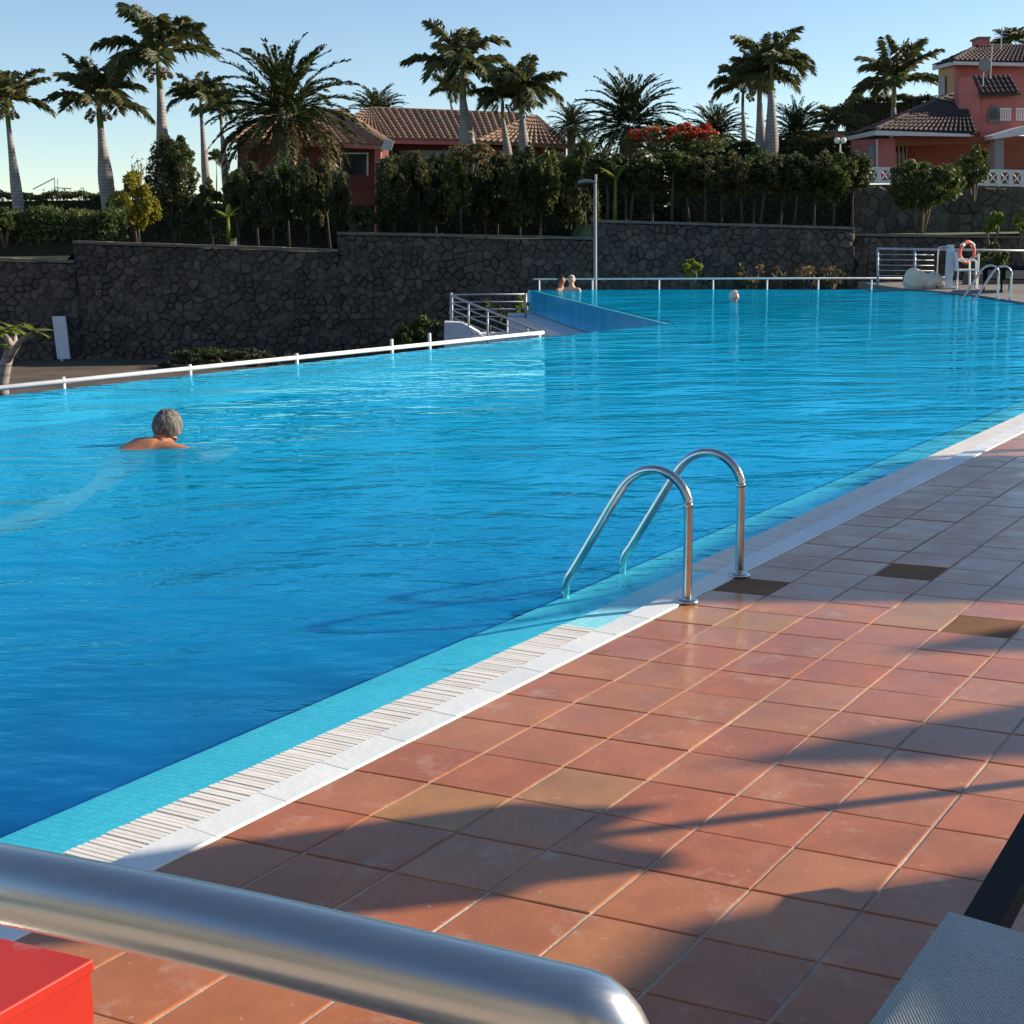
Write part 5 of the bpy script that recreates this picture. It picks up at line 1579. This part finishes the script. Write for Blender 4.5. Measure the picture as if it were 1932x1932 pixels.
put('cross_bar', MB().tube([lp_(.015, Ln - .05, zl - .03), lp_(Wd_ - .015, Ln - .05, zl - .03)], .014, 10), 'black', sl_, True)
for a in (.03, Wd_ - .03):
    for b in (.35, Ln - .3):
        put('leg', MB().tube([lp_(a, b, zl - .02), lp_(a, b, 0)], .015, 8), 'black', sl_, True)
za = .25
ba, bb_ = gp(1862, 1736, za), gp(1960, 1560, za)
bd = (bb_ - ba)
ar = thing('black_beam', 'black frame beam of the next lounger beyond the grey sling', 'lounger frame', (ba.x, ba.y, 0))
wv = Vector((bd.y, -bd.x, 0)).normalized() * .03
put('beam', MB().prism([-bd * .6 - wv + Vector((0, 0, za - .03)), bd * 2 - wv + Vector((0, 0, za - .03)), bd * 2 + wv + Vector((0, 0, za - .03)), -bd * .6 + wv + Vector((0, 0, za - .03))], (0, 0, .05)), 'black', ar)
for t in (-.5, 1.9):
    q = bd * t
    put('leg', MB().tube([(q.x, q.y, 0), (q.x, q.y, za - .03)], .02, 8), 'black', ar)

# ------------------------------------------------------------------ parasols beyond the right edge of the picture, whose shadows cross the deck
cot = 1 / math.tan(SUN_EL)
SD = Vector((math.cos(SUN_AZ), math.sin(SUN_AZ), 0))
def folded(label, tip_xy, hgt, hem, hemr):
    b = Vector((tip_xy[0], tip_xy[1], 0)) + SD * hgt * cot
    r_ = thing('folded_parasol', label, 'parasol', b, 'parasols on the deck')
    put('pole', MB().tube([(0, 0, 0), (0, 0, hgt - .05)], .022, 10), 'wood', r_, True)
    put('base', MB().lathe([(.28, 0), (.28, .06), (.05, .09), (.04, .3)], 16), 'grey_metal', r_)
    prof = []
    vs, fs = [], []
    n_, rows = 24, 9
    for i in range(rows):
        t = i / (rows - 1)
        z = hem + (hgt - hem) * t
        for j in range(n_):
            a = 2 * math.pi * j / n_
            rag = .05 * (1 - t) ** 3 * math.sin(a * 4 + 1)
            rad = hemr * (1 - t) ** .75 * (1 + .18 * math.cos(a * 8)) + .02
            vs.append((rad * math.cos(a), rad * math.sin(a), z + rag))
    for i in range(rows - 1):
        for j in range(n_):
            fs.append((i * n_ + j, i * n_ + (j + 1) % n_, (i + 1) * n_ + (j + 1) % n_, (i + 1) * n_ + j))
    put('canopy', MB().add(vs, fs), 'canvas', r_)
    return r_
def open_parasol(label, sh_xy, hgt, rad, sides, rot, rise):
    b = Vector((sh_xy[0], sh_xy[1], 0)) + SD * hgt * cot
    r_ = thing('open_parasol', label, 'parasol', b, 'parasols on the deck')
    put('pole', MB().tube([(0, 0, 0), (0, 0, hgt + rise)], .025, 10), 'wood', r_, True)
    put('base', MB().lathe([(.3, 0), (.3, .06), (.05, .09), (.04, .3)], 16), 'grey_metal', r_)
    pts = [(rad * math.cos(rot + 2 * math.pi * k / sides), rad * math.sin(rot + 2 * math.pi * k / sides), hgt) for k in range(sides)]
    put('canopy', MB().add(pts + [(0, 0, hgt + rise)], [(k, (k + 1) % sides, sides) for k in range(sides)]), 'canvas', r_)
    for k in range(sides):
        put('rib', MB().tube([(pts[k][0], pts[k][1], hgt - .02), (0, 0, hgt + rise - .03)], .012, 6), 'wood', r_)
    return r_
folded('folded parasol nearest the camera, right of the picture', (0.10 - 1.45 * cot * .97, 2.90 - 1.45 * cot * .235), 2.5, 1.05, .19)
folded('folded parasol in the second row right of the picture', (.58, 3.36), 2.5, 1.0, .42)
folded('folded parasol in the third row right of the picture', (1.30, 4.31), 2.5, 1.0, .46)
open_parasol('open round parasol beside the grey lounger, out of view', (1.35, 1.05), 2.2, 1.80, 10, .3, .3)
sh_pts = [(.22, 4.96), (2.7, 4.86), (4.6, 8.15), (2.48, 8.22)]  # unseen sail, added and outlined to cast the shade band by the ladder
hs = 2.3
ss_ = thing('shadow_sail', 'unseen sail on four posts, added to cast the poolside shade', 'shade sail', Vector((*sh_pts[1], 0)) + SD * hs * cot)
cor = [Vector((x, y, hs)) + SD * hs * cot - ss_.location for x, y in sh_pts]
nse = 8
vs, fs = [], []
for i in range(nse + 1):
    for j in range(nse + 1):
        a_, b_ = i / nse, j / nse
        q = cor[0].lerp(cor[1], a_).lerp(cor[3].lerp(cor[2], a_), b_)
        vs.append((q.x, q.y, q.z + .10 * math.sin(math.pi * a_) * math.sin(math.pi * b_)))
for i in range(nse):
    for j in range(nse):
        fs.append((i * (nse + 1) + j, (i + 1) * (nse + 1) + j, (i + 1) * (nse + 1) + j + 1, i * (nse + 1) + j + 1))
put('sail', MB().add(vs, fs), 'canvas', ss_)
for c in cor:
    put('post', MB().tube([(c.x, c.y, 0), (c.x, c.y, hs + .05)], .04, 10), 'grey_metal', ss_, True)

# resort building behind the camera, mirrored in the steel
hb = thing('resort_building', 'beige resort building with balconies behind the viewpoint', 'building', (-2, -9, 0))
put('wall', MB().box((-22, -8, 0), (22, 0, 7.5)), mat('beige_plaster', (0.62, 0.56, 0.46), (0.55, 0.49, 0.40), 1, .85), hb)
put('roof', MB().box((-22.4, -8.4, 7.503), (22.4, .4, 7.8)), 'roof', hb)
for i in range(7):
    for j in range(2):
        w_ = put('window', MB().box((-19.5 + i * 6, -.02, .8 + j * 3.4), (-17 + i * 6, .03, 2.9 + j * 3.4)), 'glass', hb)
        put('sill', MB().box((-19.6 + i * 6, .001, .7 + j * 3.4), (-16.9 + i * 6, .12, .795 + j * 3.4)), 'fascia', w_)
